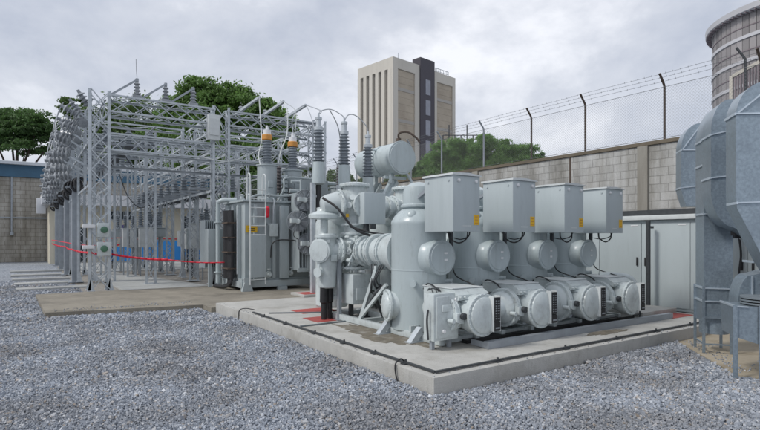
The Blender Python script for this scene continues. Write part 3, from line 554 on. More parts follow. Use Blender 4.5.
tag(MB().cyl((10.72, 7.6, PZ), (10.72, 7.6, 2.07), .045, seg=14).box(10.62, 10.82, 7.5, 7.7, PZ+.001, PZ+.015).build('roof_post', 'dark', origin=(10.72, 7.6, PZ)), 'slim round post of the cabinet roof seen beside the last control box', 'post')

# ------------------------------------------------------------------ block wall and fence
WX = 12.6
t = thing('block_wall', 'tall weathered grey concrete block wall behind the cabinets', 'wall', (WX, 7, 0))
MB().box(WX, WX+.2, -3, 44, -.1, 3.96).build('wall_panel', 'blockwall', t, smooth=0)
MB().box(WX-.04, WX+.26, -3, 44, 3.965, 4.06, bev=.01).build('cap', 'wallcap', t, smooth=0)
for y in (1.2, 7.0, 12.8, 18.6, 24.4): MB().box(WX-.07, WX-.002, y-.13, y+.13, 0, 3.96, bev=.006).build('pilaster', 'pilaster', t, smooth=0)
for y in (9.1, 14.9): MB().box(WX-.012, WX-.002, y-.025, y+.025, 0, 3.95).build('joint', 'rusty', t, smooth=0)
t = thing('chain_link_fence', 'chain link fence with barbed wire on cranked posts along the wall top', 'fence', (WX+.1, 7, 4.06))
FX = WX+.11
for k in range(18):
    y = 0.55+2.0*k+(.15 if k % 3 == 1 else 0)
    b = MB().tube([(FX, y, 4.061), (FX, y, 5.34), (FX-.03, y, 5.40), (FX-.22, y, 5.62)], .028, 8); b.build('post', 'rusty' if y < 12 else 'galvd', t)
b = MB(); y0, y1, z0, z1 = -1.5, 36.0, 4.10, 5.33; H = z1-z0; sp = .075
n = int((y1-y0+H)/sp)
for i in range(n):
    for sg in (1, -1):
        a = y0-(H if sg == 1 else 0)+i*sp; ya, yb, za, zb = a, a+sg*H, z0, z1
        # clip to range
        P = [(ya, za), (yb, zb)]
        lo, hi = 0.0, 1.0; dy = yb-ya
        for lim, s_ in ((y0, 1), (y1, -1)):
            tt = (lim-ya)/dy
            if s_*(ya-lim) < 0: lo = max(lo, tt)
            if s_*(yb-lim) < 0: hi = min(hi, tt)
        if hi <= lo: continue
        p = Vector((FX-.035+.004*sg, ya+dy*lo, za+H*lo)); q = Vector((FX-.035+.004*sg, ya+dy*hi, za+H*hi)); w = .0016
        b.add([p+Vector((-w, 0, -w)), p+Vector((w, 0, -w)), p+Vector((0, 0, w*1.2)), q+Vector((-w, 0, -w)), q+Vector((w, 0, -w)), q+Vector((0, 0, w*1.2))], [(0, 1, 4, 3), (1, 2, 5, 4), (2, 0, 3, 5)])
b.build('wire_mesh', 'wire', t, smooth=0)
b = MB()
for (dx, z) in ((-.08, 5.46), (-.15, 5.54), (-.21, 5.61)):
    b.tube([(FX+dx, -1.5+i, z+.01*sin(i*2.1)) for i in range(38)], .0035, 4)
    for i in range(220):
        y = -1.4+i*.17; b.bar((FX+dx-.015, y, z-.015), (FX+dx+.015, y+.01, z+.02), .004); b.bar((FX+dx+.015, y, z-.015), (FX+dx-.015, y-.01, z+.02), .004)
b.build('barbed_wire', 'wire', t, smooth=0)
MB().cyl((FX-.03, y0, 5.33), (FX-.03, y1, 5.33), .006, seg=6).cyl((FX-.03, y0, 4.11), (FX-.03, y1, 4.11), .006, seg=6).build('rail_wire', 'wire', t)

# ------------------------------------------------------------------ transformer with ladder
tr = thing('power_transformer', 'grey oil transformer with ladder, cooling fans and two ribbed bushings', 'transformer', (6.2, 15.9, .1))
b = MB().box(5.45, 7.6, 15.35, 17.1, .32, 2.80, bev=.03); tk = b.build('tank', 'trafo', tr)
b = MB()
for x in (5.75, 6.35, 6.62): b.box(x-.05, x+.05, 15.24, 15.348, .45, 2.72, bev=.006)
for y in (15.7, 16.2, 16.75): b.box(5.34, 5.448, y-.05, y+.05, .45, 2.72, bev=.006)
b.box(6.50, 6.78, 15.10, 15.239, .45, 2.70, bev=.01); b.build('stiffener', 'trafo', tk)
b = MB().box(5.36, 7.7, 15.25, 17.2, 2.802, 2.86, bev=.008)
for i in range(22): b.cyl((5.42+i*.1, 15.30, 2.86), (5.42+i*.1, 15.30, 2.89), .018, seg=6)
for i in range(18): b.cyl((5.41, 15.35+i*.1, 2.86), (5.41, 15.35+i*.1, 2.89), .018, seg=6)
b.build('cover_plate', 'trafo', tr)
b = MB().box(5.3, 7.8, 15.2, 15.34, .20, .40, bev=.01).box(5.3, 7.8, 17.1, 17.24, .20, .40, bev=.01).box(5.3, 5.44, 15.3, 17.15, .20, .38).box(5.35, 7.65, 15.3, 17.12, .38, .46)
for x in (5.45, 6.6, 7.7):
    for y in (15.2, 17.1): b.box(x-.14, x+.14, y-.08, y+.10, .101, .20)
b.build('base_skid', 'trafo', tr)
b = MB().prism([(5.28, .102), (5.62, .102), (5.52, .38), (5.36, .38)], 'y', 15.08, 15.19).box(5.35, 5.55, 15.10, 15.17, .38, .5); b.build('jacking_foot', 'trafo', tr, smooth=0)
for (x, y, r, h, zi, hi, lab) in ((6.38, 15.9, .31, 4.04, 4.06, .80, 'near'), (7.32, 16.0, .31, 3.95, 3.97, .78, 'far')):
    b = MB().lathe((x, y, 0), (0, 0, 1), [(2.862, r+.05), (2.90, r+.05), (2.91, r), (h-.05, r), (h-.04, r+.04), (h, r+.04), (h+.005, .2)], 28)
    b.box(x-.08, x+.08, y-r-.03, y-r+.03, 3.3, 3.5, bev=.01); b.build('bushing_turret', 'trafo', tr)
    b = MB(); insulator(b, (x, y, h+.005), hi, .175, 9, seg=20, rc=.125); ins = b.build('bushing', 'porc', tr)
    MB().lathe((x, y, h+hi), (0, 0, 1), [(0, .15), (.02, .165), (.15, .165), (.17, .15)], 18).build('orange_band', 'orange', ins)
    MB().lathe((x, y, h+hi+.171), (0, 0, 1), [(0, .13), (.15, .13), (.17, .05), (.30, .035)], 16).build('terminal_cap', 'white', ins)
for (x, y, z, h) in ((6.95, 16.3, 3.2, .9), (7.05, 15.55, 2.87, .45)):
    b = MB(); insulator(b, (x, y, z), h, .12, 8, seg=14); b.build('small_bushing', 'porcb', tr)
# busy fittings between turrets
b = MB()
for k in range(6):
    b.cyl((6.78+.04*(k % 2), 15.6+.02*k, 2.95+.14*k), (6.92+.04*(k % 2), 15.6, 2.95+.14*k), .07, seg=12).box(6.8, 6.9, 15.45, 15.62, 2.90+.14*k, 2.97+.14*k)
b.tube(spline([(6.6, 15.5, 2.88), (6.75, 15.4, 3.3), (6.8, 15.4, 3.6), (7.6, 15.3, 3.62), (8.3, 15.3, 3.55)]), .03, 8)
b.cyl((6.9, 15.2, 3.48), (9.2, 14.9, 3.48), .055, seg=12).cyl((6.9, 15.3, 3.2), (9.0, 14.9, 3.15), .07, seg=12)
b.build('pipework', 'trafo', tr)
# ladder
b = MB()
for x in (5.50, 5.98): b.tube(spline([(x, 15.02, .30), (x, 15.02, 1.2), (x, 15.02, 2.5), (x, 15.02, 3.45), (x, 15.08, 3.62), (x, 15.22, 3.62), (x, 15.27, 3.45), (x, 15.28, 2.9)], 4), .02, 8)
for i in range(11): b.cyl((5.50, 15.02, .45+i*.27), (5.98, 15.02, .45+i*.27), .014, seg=8)
ld = b.build('ladder', 'roofp', tr)
MB().box(5.50, 5.98, 14.975, 14.995, .52, 1.78, bev=.004).build('climb_guard', 'trafo', ld, smooth=0)
b = MB().box(5.55, 6.15, 15.03, 15.06, 2.1, 2.14).box(6.02, 6.05, 15.03, 15.3, 2.1, 2.14); b.build('ladder_bracket', 'trafo', ld, smooth=0)
MB().box(5.44, 5.80, 15.225, 15.235, 1.87, 2.08).build('warning_sign', 'yellow', tr, smooth=0)
MB().box(5.52, 5.72, 15.220, 15.224, 1.92, 1.94).box(5.52, 5.72, 15.220, 15.224, 1.98, 2.0).build('sign_print', 'black', tr, smooth=0)
MB().lathe((6.1, 15.20, 2.33), (0, -.1, 1), [(0, .03), (.04, .07), (.30, .07), (.34, .03)], 12).build('red_bottle', 'tape', tr)
# black cable bank and side pipe
b = MB()
for k in range(4): b.tube([(5.18-.02*k, 15.75+.13*k, .45), (5.18-.02*k, 15.75+.13*k, 2.55)], .07, 10)
for k in range(3): b.tube(spline([(5.18, 15.75+.13*k, .46), (5.15, 15.8+.1*k, .28), (5.1, 16.2+.1*k, .18), (5.0, 16.9, .16)]), .05, 8)
cbk = b.build('cable_bank', 'black', tr)
for z in (.75, 1.25, 1.7, 2.15): MB().box(5.03, 5.30, 15.68, 16.24, z, z+.035).build('cable_tie', 'rusty', cbk, smooth=0)
# valves, small boxes and pipes on the tank
for (x, z, r) in ((5.62, .62, .06), (6.15, .58, .07), (6.9, .60, .06)): MB().cyl((x, 15.35, z), (x, 15.12, z), r*.7, seg=12).flange((x, 15.2, z), (0, -1, 0), r*1.5, .025, 8, .008, 16).cyl((x, 15.15, z), (x, 15.15, z+.16), .015, seg=8).lathe((x, 15.15, z+.16), (0, 0, 1), [(0, .06), (.015, .06)], 14).build('valve', 'cast', tr)
MB().box(6.18, 6.44, 15.16, 15.24, 1.75, 2.15, bev=.01).build('terminal_box', 'cast', tr)
MB().box(5.86, 6.0, 15.24, 15.345, .98, 1.2, bev=.008).build('terminal_box', 'cast', tr)
b = MB().tube(spline([(6.3, 15.2, 2.15), (6.3, 15.18, 2.5), (6.32, 15.2, 2.9), (6.2, 15.4, 2.95)]), .018, 6); b.build('conduit', 'galv', tr)
b = MB().tube(spline([(5.6, 15.32, 2.92), (5.9, 15.3, 3.02), (6.6, 15.3, 3.02), (7.1, 15.1, 3.1), (7.3, 14.9, 3.25)]), .04, 10).flange((6.2, 15.3, 3.02), (1, 0, 0), .075, .02, 8, .007, 14); b.build('oil_pipe', 'trafo', tr)
for (x, y, h) in ((5.65, 15.6, .16), (5.8, 16.6, .22), (7.3, 15.5, .2), (6.75, 16.8, .3)): MB().cyl((x, y, 2.861), (x, y, 2.861+h), .07, seg=14).lathe((x, y, 2.861+h), (0, 0, 1), [(0, .09), (.02, .09), (.05, .03)], 14).build('cover_fitting', 'cast', tr)
b = MB()
for k in range(5): b.box(5.47, 5.5, 0, 0, 0, 0) if False else None
for y in (15.55, 15.95, 16.45): b.tube([(5.34, y, 2.6), (5.30, y, 2.62), (5.28, y, 2.4), (5.28, y, .6)], .014, 6)
b.build('small_conduit', 'galv', tr)
b = MB().tube(spline([(5.1, 16.85, .25), (5.1, 16.85, 1.5), (5.1, 16.85, 2.7), (5.12, 16.8, 2.86), (5.25, 16.7, 2.92), (5.6, 16.5, 2.93)], 5), .075, 12)
b.flange((5.1, 16.85, .6), (0, 0, 1), .13, .03, 8, .01, 16).flange((5.1, 16.85, 2.2), (0, 0, 1), .13, .03, 8, .01, 16); b.build('side_pipe', 'paint', tr)
b = MB().box(4.85, 5.35, 17.1, 17.6, .9, 2.0, bev=.02).box(4.9, 5.0, 17.2, 17.3, .102, .9).box(5.2, 5.3, 17.2, 17.3, .102, .9); b.build('marshalling_box', 'trafo', tr)
b = MB()
for k in range(7): b.box(5.9, 6.3, 17.3+.0, 17.35, .5+.0, 2.6)
for k in range(8): b.box(4.9+.07*k, 4.92+.07*k, 17.65, 18.2, .7, 2.3)
b.build('rear_radiator', 'trafo', tr, smooth=0)
b = MB().tube(spline([(6.2, 15.15, 1.1), (6.22, 15.1, 1.5), (6.4, 15.05, 1.63), (6.7, 14.95, 1.64), (7.0, 14.8, 1.6)]), .02, 8).tube(spline([(6.85, 14.7, 2.1), (6.75, 14.65, 1.9), (6.75, 14.65, 1.75), (6.9, 14.65, 1.65)]), .012, 6)
b.build('fan_cable', 'black', tr)
# radiator bank with fans
b = MB()
for k in range(9): b.box(6.90+.11*k, 6.93+.11*k, 14.62, 15.2, .70, 3.1, bev=.008)
b.box(6.86, 7.9, 14.58, 14.66, .66, .78).box(6.86, 7.9, 14.58, 14.66, 3.05, 3.15).box(7.28, 7.9, 14.595, 14.61, .7, 3.3).box(6.95, 7.9, 14.62, 14.68, 3.1, 3.5)
rad = b.build('radiator', 'trafo', tr, smooth=0)
MB().box(7.15, 7.88, 14.56, 14.578, .7, 3.28, bev=.004).build('side_panel', 'trafo', tr, smooth=0)
for (x, z) in ((7.02, 2.85), (6.78, 2.20), (7.12, 1.52)):
    a = (-.45, -1, 0); A, B, D = frame(a); c = Vector((x, 14.46, z))
    b = MB().lathe(c-D*.1, D, [(0, .33), (.14, .33), (.14, .315), (0, .315)], 26, cap=False)
    b.lathe(c-D*.12, D, [(0, .30), (.01, .30)], 26)
    for r in (.08, .11, .14, .17, .20, .23, .26, .29, .32): b.tube([c+D*(.06)+A*(r*cos(q*pi/12))+B*(r*sin(q*pi/12)) for q in range(25)], .005, 4)
    for q in range(12): e = A*cos(q*pi/6)+B*sin(q*pi/6); b.cyl(c+D*.06, c+D*.06+e*.32, .006, seg=5)
    fn = b.build('fan', 'galvd', tr)
    MB().lathe(c, D, [(-.02, .08), (.16, .08), (.18, .06)], 14).box(c.x-.28, c.x-.08, 14.30, 14.42, z-.05, z+.08, bev=.01).build('motor', 'cast', fn)
    b = MB()
    for q in range(7):
        e = A*cos(q*2*pi/7)+B*sin(q*2*pi/7); e2 = A*cos(q*2*pi/7+.5)+B*sin(q*2*pi/7+.5)
        b.add([c+e*.07, c+e*.29, c+e2*.29+D*.05, c+e2*.07+D*.02], [(0, 1, 2, 3)])
    b.build('fan_blades', 'galvd', fn, smooth=0)

# second transformer behind the switchgear, with raised conservator
t2 = thing('rear_transformer', 'second grey transformer behind the switchgear with a raised cylindrical oil tank', 'transformer', (9.4, 13.6, .1))
MB().box(8.1, 10.6, 13.0, 15.6, .2, 2.75, bev=.03).build('tank', 'trafo', t2)
b = MB().box(8.0, 10.7, 12.9, 15.7, 2.752, 2.82, bev=.01)
for x in (8.5, 9.3, 10.1): b.lathe((x, 15.0, 2.82), (0, 0, 1), [(0, .3), (.5, .3), (.51, .34), (.55, .34)], 20)
b.build('cover_plate', 'trafo', t2)
b = MB()
for k in range(14): b.box(7.95-.0, 8.09, 13.1+.17*k, 13.13+.17*k, .6, 2.5)
b.build('radiator', 'trafo', t2, smooth=0)
b = MB().cyl((8.96, 12.12, 4.02), (8.96, 14.0, 4.02), .46, seg=36); cons = b.build('conservator', 'paint', t2)
b = MB().flange((8.96, 12.10, 4.02), (0, -1, 0), .485, .035, 24, .010, 36).lathe((8.96, 12.082, 4.02), (0, -1, 0), [(0, .44), (.015, .43), (.02, .01)], 32); b.build('end_plate', 'paint', cons); b = MB().lathe((8.96, 12.9, 4.02), (0, 1, 0), [(0, .462), (0, .475), (.05, .475), (.05, .462)], 36, cap=False); b.build('band', 'paint', cons)
b = MB().tube(spline([(9.05, 12.3, 4.45), (8.95, 12.25, 4.72), (9.15, 12.1, 4.78), (9.35, 11.95, 4.62), (9.45, 11.9, 4.48)]), .03, 8).box(8.9, 9.0, 12.2, 12.3, 4.46, 4.6); b.build('breather_pipe', 'rusty', cons)
b = MB()
for y in (12.45, 13.3):
    b.box(8.78, 8.9, y-.05, y+.05, 3.2, 3.60)
    for k in (0, .2): b.bar((8.82+k, y, 3.35), (8.3+k-.1, y-.3, 2.6), .09, .13)
b.tube(spline([(9.25, 12.3, 3.62), (9.38, 12.2, 3.35), (9.3, 12.15, 3.1), (9.1, 12.1, 2.95)]), .04, 10).cyl((8.7, 12.3, 3.5), (8.7, 12.3, 3.3), .05, seg=10).box(8.55, 9.3, 12.35, 12.45, 3.42, 3.5)
b.cyl((8.25, 12.8, 3.85), (8.25, 12.8, 3.25), .03, seg=8).cyl((8.25, 12.8, 4.3), (8.6, 12.9, 4.3), .025, seg=8).bar((8.2, 12.5, 2.9), (8.2, 12.5, 2.76), .2)
b.build('support_frame', 'paint', t2)

# ------------------------------------------------------------------ cable sealing ends in front of transformers
def sealing_end(x, y, ztop, zbot):
    t = thing('cable_termination', 'x', 'cable termination', (x, y, PZ), group='cable terminations on tall cable risers')
    MB().tube([(x, y, PZ), (x, y, 1.2), (x, y, zbot-.6), (x, y, zbot)], [.085, .085, .075, .07], 12).build('cable', 'black', t)
    MB().bar((x-.17, y, PZ), (x-.17, y, zbot+.05), .09, .11).box(x-.3, x+.1, y-.15, y+.15, PZ+.001, PZ+.02).bar((x-.17, y, 1.6), (x, y, 1.6), .05).bar((x-.17, y, 2.8), (x, y, 2.8), .05).build('support_post', 'galv', t, smooth=0)
    MB().lathe((x, y, zbot), (0, 0, 1), [(0, .09), (.03, .17), (.1, .18), (.55, .15), (.6, .15)], 16).build('stress_cone', 'paint', t)
    b = MB(); insulator(b, (x, y, zbot+.6), .82, .165, 9, seg=18, rc=.10); b.build('shed_stack', 'porc', t)
    MB().lathe((x, y, zbot+1.42), (0, 0, 1), [(0, .09), (.02, .12), (.1, .12), (.12, .07), (.28, .07), (.3, .09), (.36, .09), (.38, .03), (.48, .02)], 14).build('cap', 'galv', t)
    return t
s0 = sealing_end(6.37, 12.3, 4.8, 3.1); s0['label'] = 'leftmost ribbed cable termination on a tall black riser beside the transformer'
for (x, z, lab) in ((7.15, -.02, 'middle ribbed cable termination with an arching conductor behind the switchgear'), (7.92, -.30, 'rightmost ribbed cable termination, beside the raised cylindrical oil tank')): dup(s0, (x, 12.3, PZ+z), lab)
MB_ = MB().box(5.75, 8.3, 11.9, 12.7, .205, .27, bev=.01); tag(MB_.build('cable_plinth', 'concrete', origin=(5.75, 11.9, .2)), 'low pale plinth at the foot of the cable risers', 'plinth')
o = MB().box(5.8, 6.7, 11.95, 12.5, .271, .276).build('red_floor_patch', 'red', origin=(6.2, 12.2, .27), smooth=0); tag(o, 'red painted patch on top of the low plinth at the back', 'floor patch', 'red floor patches')
def arrester(x, y):
    t = thing('surge_arrester', 'x', 'surge arrester', (x, y, .1), group='slim surge arresters behind the terminations')
    MB().cyl((x, y, .1), (x, y, 3.25), .13, seg=14).lathe((x, y, 3.25), (0, 0, 1), [(0, .19), (.06, .19)], 14).build('pedestal', 'trafo', t)
    b = MB(); insulator(b, (x, y, 3.32), .62, .145, 7, seg=14, rc=.09); b.build('shed_stack', 'porcb', t)
    MB().lathe((x, y, 3.94), (0, 0, 1), [(0, .08), (.05, .08), (.35, .025), (.4, .02)], 12).build('cap', 'galvd', t); return t
a0 = arrester(7.28, 14.2); a0['label'] = 'slim brown ribbed surge arrester behind the leftmost cable termination'
dup(a0, (8.10, 14.2, .1), 'slim brown ribbed surge arrester behind the middle cable termination')

# ------------------------------------------------------------------ lattice steel gantry
def lattice(b, p0, p1, w, h, n, leg=.07, br=.035, xb=True, faces=(0, 1, 2, 3)):
    p0 = Vector(p0); p1 = Vector(p1); a, c, d = frame(p1-p0)
    co = [(-w/2, -h/2), (w/2, -h/2), (w/2, h/2), (-w/2, h/2)]
    for i, j in co: b.angle(p0+a*i+c*j, p1+a*i+c*j, leg, .012, -1 if i > 0 else 1)
    for k in range(n):
        q0 = p0.lerp(p1, k/n); q1 = p0.lerp(p1, (k+1)/n)
        for f in faces:
            A = co[f]; B = co[(f+1) % 4]
            if (k+f) % 2: A, B = B, A
            b.bar(q0+a*A[0]+c*A[1], q1+a*B[0]+c*B[1], br*.8, br*.6)
            if xb: b.bar(q0+a*B[0]+c*B[1], q1+a*A[0]+c*A[1], br*.8, br*.6)
    return b
GX = [1.85, 5.55, 9.3]; GY = [18.1, 22.3, 26.5, 30.7, 34.9]
for r, y in enumerate(GY):
    t = thing('lattice_gantry', '%s galvanised lattice gantry frame across the switchyard' % ORD[r], 'steel gantry', (GX[0], y, 0), group='lattice gantry frames in the switchyard')
    top = 6.15
    for c, x in enumerate(GX):
        b = lattice(MB(), (x, y, .12), (x, y, top+.05), .52, .52, 10, .075, .04, xb=(r == 0))
        for i in (-.26, .26):
            for j in (-.26, .26): b.box(x+i-.1, x+i+.1, y+j-.1, y+j+.1, .09, .12).prism([(x+i-.09, .12), (x+i+.09, .12), (x+i+.02, .45), (x+i-.02, .45)], 'y', y+j-.006, y+j+.006)
        b.build('lattice_column', 'galv', t, smooth=0)
    for c in (0, 1):
        xa, xb_ = GX[c]+.26, GX[c+1]-.26
        for z, h, n in ((5.80, .68, 5), (4.65, .42, 6)) if r < 1 else ((5.80, .68, 5),):
            lattice(MB(), (xa, y, z), (xb_, y, z), h, .5, n, .055, .036, xb=(r == 0 and z > 5), faces=(0, 2) if r else (0, 1, 2, 3)).build('lattice_beam', 'galv', t, smooth=0)
    if r < 1:   # tie angles
        b = MB()
        for z in (3.95,): b.angle((GX[0], y+.2, z), (GX[2], y+.2, z), .06)
        b.build('tie_rail', 'galvd', t, smooth=0)
    if r < 4:
        for c, x in enumerate(GX):
            b = lattice(MB(), (x, y+.27, 5.75), (x, GY[r+1]-.27, 5.75), .4, .55, 7, .05, .03, xb=False)
            b.build('lattice_beam', 'galv', t, smooth=0)
            b = MB(); b.angle((x-.3, y, 3.35), (x-.3, GY[r+1], 3.35), .07).angle((x+.3, y, 3.35), (x+.3, GY[r+1], 3.35), .07).angle((x-.3, y, 4.7), (x-.3, GY[r+1], 4.7), .07).angle((x+.3, y, 4.7), (x+.3, GY[r+1], 4.7), .07)
            for k in range(6): yy = y+.5+k*.65; b.bar((x-.3, yy, 3.35), (x+.3, yy+.3, 3.35), .03, .01).bar((x-.3, yy, 4.7), (x+.3, yy+.3, 4.7), .03, .01)
            b.build('side_rail', 'galv', t, smooth=0)
for i, (x, y, h) in enumerate(((3.7, 20.2, 5.5), (3.7, 24.4, 5.5), (3.7, 28.6, 5.5), (5.3, 20.6, 3.4), (5.3, 24.6, 3.4), (5.3, 29.0, 3.4), (7.4, 22.4, 5.5), (2.6, 26.3, 4.8), (2.6, 22.0, 4.8))):
    b = lattice(MB(), (x, y, .06), (x, y, h), .3, .3, 9, .06, .035, xb=False); b.box(x-.22, x+.22, y-.22, y+.22, .055, .08)
    tag(b.build('lattice_mast', 'galv', origin=(x, y, .06), smooth=0), ['slim lattice mast close behind the first gantry span', 'slim lattice mast behind the second gantry frame, centre left', 'slim lattice mast far back in the centre of the switchyard', 'short lattice mast under the near end of the low switch row', 'short lattice mast under the middle of the low switch row', 'short lattice mast under the far end of the low switch row', 'slim lattice mast behind the transformer', 'slim lattice mast far left near the white building', 'slim lattice mast just inside the left row of steel posts'][i], 'mast', 'slim lattice masts')
# equipment box on the second column, gauges on the first
tag(MB().box(5.0, 5.4, 17.6, 17.83, 5.0, 5.85, bev=.01).box(5.05, 5.35, 17.57, 17.599, 5.15, 5.7).build('mechanism_box', 'roofp', origin=(5.2, 17.7, 5)), 'pale grey box fixed high on the second lattice column', 'box')
for i, (z, lab) in enumerate(((1.95, 'upper small grey meter box with green dial on the first lattice column'), (1.38, 'lower small grey meter box with green dial on the first lattice column'))):
    t = thing('meter_box', lab, 'meter', (1.9, 17.75, z), group='meter boxes on the lattice column')
    MB().box(1.74, 2.06+.06*i, 17.66, 17.82, z-.22, z+.2, bev=.015).build('case', 'cast', t)
    MB().lathe((1.92, 17.66, z), (0, -1, 0), [(0, .1), (.03, .1), (.04, .085)], 18).build('dial', 'green', t)
tag(MB().box(1.35, 1.68, 17.62, 17.8, 2.0, 2.10, bev=.01).build('lamp_housing', 'white', origin=(1.5, 17.7, 2.05)), 'upper white lamp housing fixed left of the first lattice column', 'lamp', 'white lamp housings')
tag(MB().box(1.35, 1.66, 17.62, 17.8, 1.38, 1.48, bev=.01).build('lamp_housing', 'white', origin=(1.5, 17.7, 1.43)), 'lower white lamp housing fixed left of the first lattice column', 'lamp', 'white lamp housings')

# tilted switch arms on top
def arm(x, y, z, dx, dy, dz, h):
    t = thing('switch_arm', 'x', 'switch arm', (x, y, z), group='tilted switch arms on top of the gantry')
    b = MB(); insulator(b, (x, y, z+.08), h, .11, 4, seg=12, rc=.06); b.box(x-.14, x+.14, y-.1, y+.1, z, z+.08); b.build('post_insulator', 'porcl', t)
    MB().cyl((x, y, z+.1+h), (x, y, z+.2+h), .05, seg=10).bar((x, y, z+.16+h), (x+dx, y+dy, z+.16+h+dz), .07, .06).build('blade', 'galvd', t, smooth=0)
    return t
for k, x in enumerate((2.90, 3.76, 4.64)):
    a = arm(x, 18.1, 6.16, -.75, -.1, -.6, .42); a['label'] = '%s of the three short tilted switch arms on the left gantry beam' % ('leftmost', 'middle', 'rightmost')[k]
    tag(MB().tube([(x, 18.1, 6.78), (x-.02, 18.1, 7.0), (x-.03, 18.1, 7.4)], .008, 5).build('lightning_spike', 'wire', origin=(x, 18.1, 6.7)), 'thin upright rod on the %s left switch arm' % ('first', 'second', 'third')[k], 'rod') if k == 0 else None
TIPS = []
for k, x in enumerate((6.5, 7.4, 8.25)):
    t = thing('switch_arm', '%s of the three long tilted arms reaching from the right gantry beam to the transformer' % ('leftmost', 'middle', 'rightmost')[k], 'switch arm', (x, 18, 6.15), group='long tilted arms above the transformer')
    tip = Vector((x, 16.9, 6.45)); TIPS.append(tip)
    MB().bar((x-.35, 18.3, 6.10), tip, .09, .08).build('blade', 'galv', t, smooth=0)
    b = MB(); insulator(b, (x-.25, 18.0, 6.15), .2, .1, 2, seg=12, rc=.06); b.build('post_insulator', 'porcl', t)

def conductor(pts, r, m, lab, n=8):
    tag(MB().tube(spline(pts, n), r, 6).build('conductor', m, origin=pts[0]), lab, 'conductor', 'looping overhead conductors')
conductor([TIPS[0], (6.48, 16.7, 5.6), (6.35, 16.3, 4.9), (6.1, 15.9, 4.35), (6.08, 15.7, 4.0)], .02, 'paleCable', 'pale conductor dropping from the left long arm to the first transformer bushing')
conductor([TIPS[1], (7.35, 16.5, 6.0), (7.25, 16.3, 5.2), (6.95, 16.1, 4.6), (6.72, 15.8, 4.1)], .02, 'paleCable', 'pale conductor dropping from the middle long arm between the two bushings')
conductor([TIPS[1], (7.7, 16.6, 6.1), (7.6, 16.4, 5.4), (7.45, 16.2, 5.1), (7.33, 16, 5.1)], .012, 'paleCable', 'thin conductor curving from the middle long arm to the second bushing')
conductor([(7.35, 16, 5.1), (7.4, 16.2, 5.7), (7.8, 16.5, 6.2), TIPS[2]], .014, 'cond', 'thin conductor rising from the second bushing to the right long arm')
conductor([TIPS[2], (7.4, 14.2, 5.6), (6.8, 13, 5.2), (6.37, 12.3, 4.98)], .014, 'cond', 'thin conductor arching from the right long arm to the leftmost cable termination')
conductor([TIPS[2], (7.75, 15.5, 5.7), (7.4, 14.5, 4.9), (7.28, 14.2, 4.3)], .014, 'cond', 'thin conductor falling from the right long arm to the left surge arrester')
conductor([(6.37, 12.3, 4.96), (6.55, 12.5, 5.12), (6.85, 12.5, 5.2), (7.1, 12.35, 5.05), (7.15, 12.3, 4.94)], .014, 'cond', 'thin conductor arching between the left and middle cable terminations')
conductor([(6.8, 12.5, 5.2), (7.5, 13.3, 5.0), (8.0, 14.0, 4.7), (8.10, 14.2, 4.3)], .014, 'cond', 'thin conductor curving down to the right surge arrester')
conductor([(7.15, 12.3, 4.9), (7.35, 12.4, 5.1), (7.6, 12.4, 5.1), (7.85, 12.3, 4.85), (7.92, 12.3, 4.65)], .014, 'cond', 'thin conductor arching between the middle and right cable terminations')
conductor([(8.75, 17.3, 5.9), (8.78, 17.2, 5.3), (8.75, 17.2, 4.9)], .012, 'cond', 'short conductor hanging from the right end of the gantry beam')
conductor([(6.9, 17.5, 4.9), (6.2, 17.6, 4.5), (5.6, 17.6, 4.3), (4.9, 17.8, 4.4)], .016, 'paleCable', 'sagging pale conductor below the right gantry beam')
tag(MB().angle((8.0, 17.3, 5.92), (8.9, 17.2, 5.92), .07).angle((8.9, 17.2, 5.92), (8.9, 18.1, 5.92), .07).build('end_bracket', 'galvd', origin=(8.9, 17.5, 5.9), smooth=0), 'steel bracket jutting from the right end of the gantry beam', 'bracket')

# disconnect switches in rows
def make_switch():
    t = thing('disconnect_switch', 'x', 'disconnect switch', (0, 0, 0), group='disconnect switches in rows on the gantry')
    MB().box(-.85, .85, -.06, .06, 0, .08).build('base_channel', 'galvd', t, smooth=0)
    for x in (-.7, 0, .7):
        b = MB(); insulator(b, (x, 0, .08), .42, .14, 4, seg=10, rc=.07); b.lathe((x, 0, .5), (0, 0, 1), [(0, .06), (.06, .06)], 8); b.build('post_insulator', 'porc', t)
    MB().bar((-.75, 0, .58), (.05, 0, .58), .04, .05).bar((0, 0, .58), (.72, 0, .60), .03, .04).bar((.7, 0, .56), (.95, 0, .62), .05).build('blade', 'cond', t, smooth=0)
    MB().box(-.12, .12, -.12, .12, -.16, -.002).build('drive', 'dark', t, smooth=0)
    return t
SW = make_switch(); first = True
rows = [(5.55, 3.40, 'low row on the middle rails', 0), (2.85, 4.8, 'high row on the left rails', 0)]
for (x, z, lab, _) in rows:
    for i in range(10 if z < 3.5 else 8):
        y = 18.9+i*1.35 if z < 3.5 else 19.4+i*1.62
        l = '%s switch of the %s' % (ORD[i] if i < 9 else 'farthest', lab)
        if first: SW.location = (x, y, z); SW['label'] = l; first = False
        else: dup(SW, (x, y, z), l)
# longitudinal busbars
for k, (x, z) in enumerate(((4.9, 4.02), (6.2, 4.02), (3.55, 5.42))):
    tag(MB().cyl((x, 18.6, z), (x, 36, z+.02), .025, seg=8).build('busbar', 'cond', origin=(x, 18.6, z)), 'long thin tubular busbar running back through the gantry on its switches', 'busbar', 'long tubular busbars')
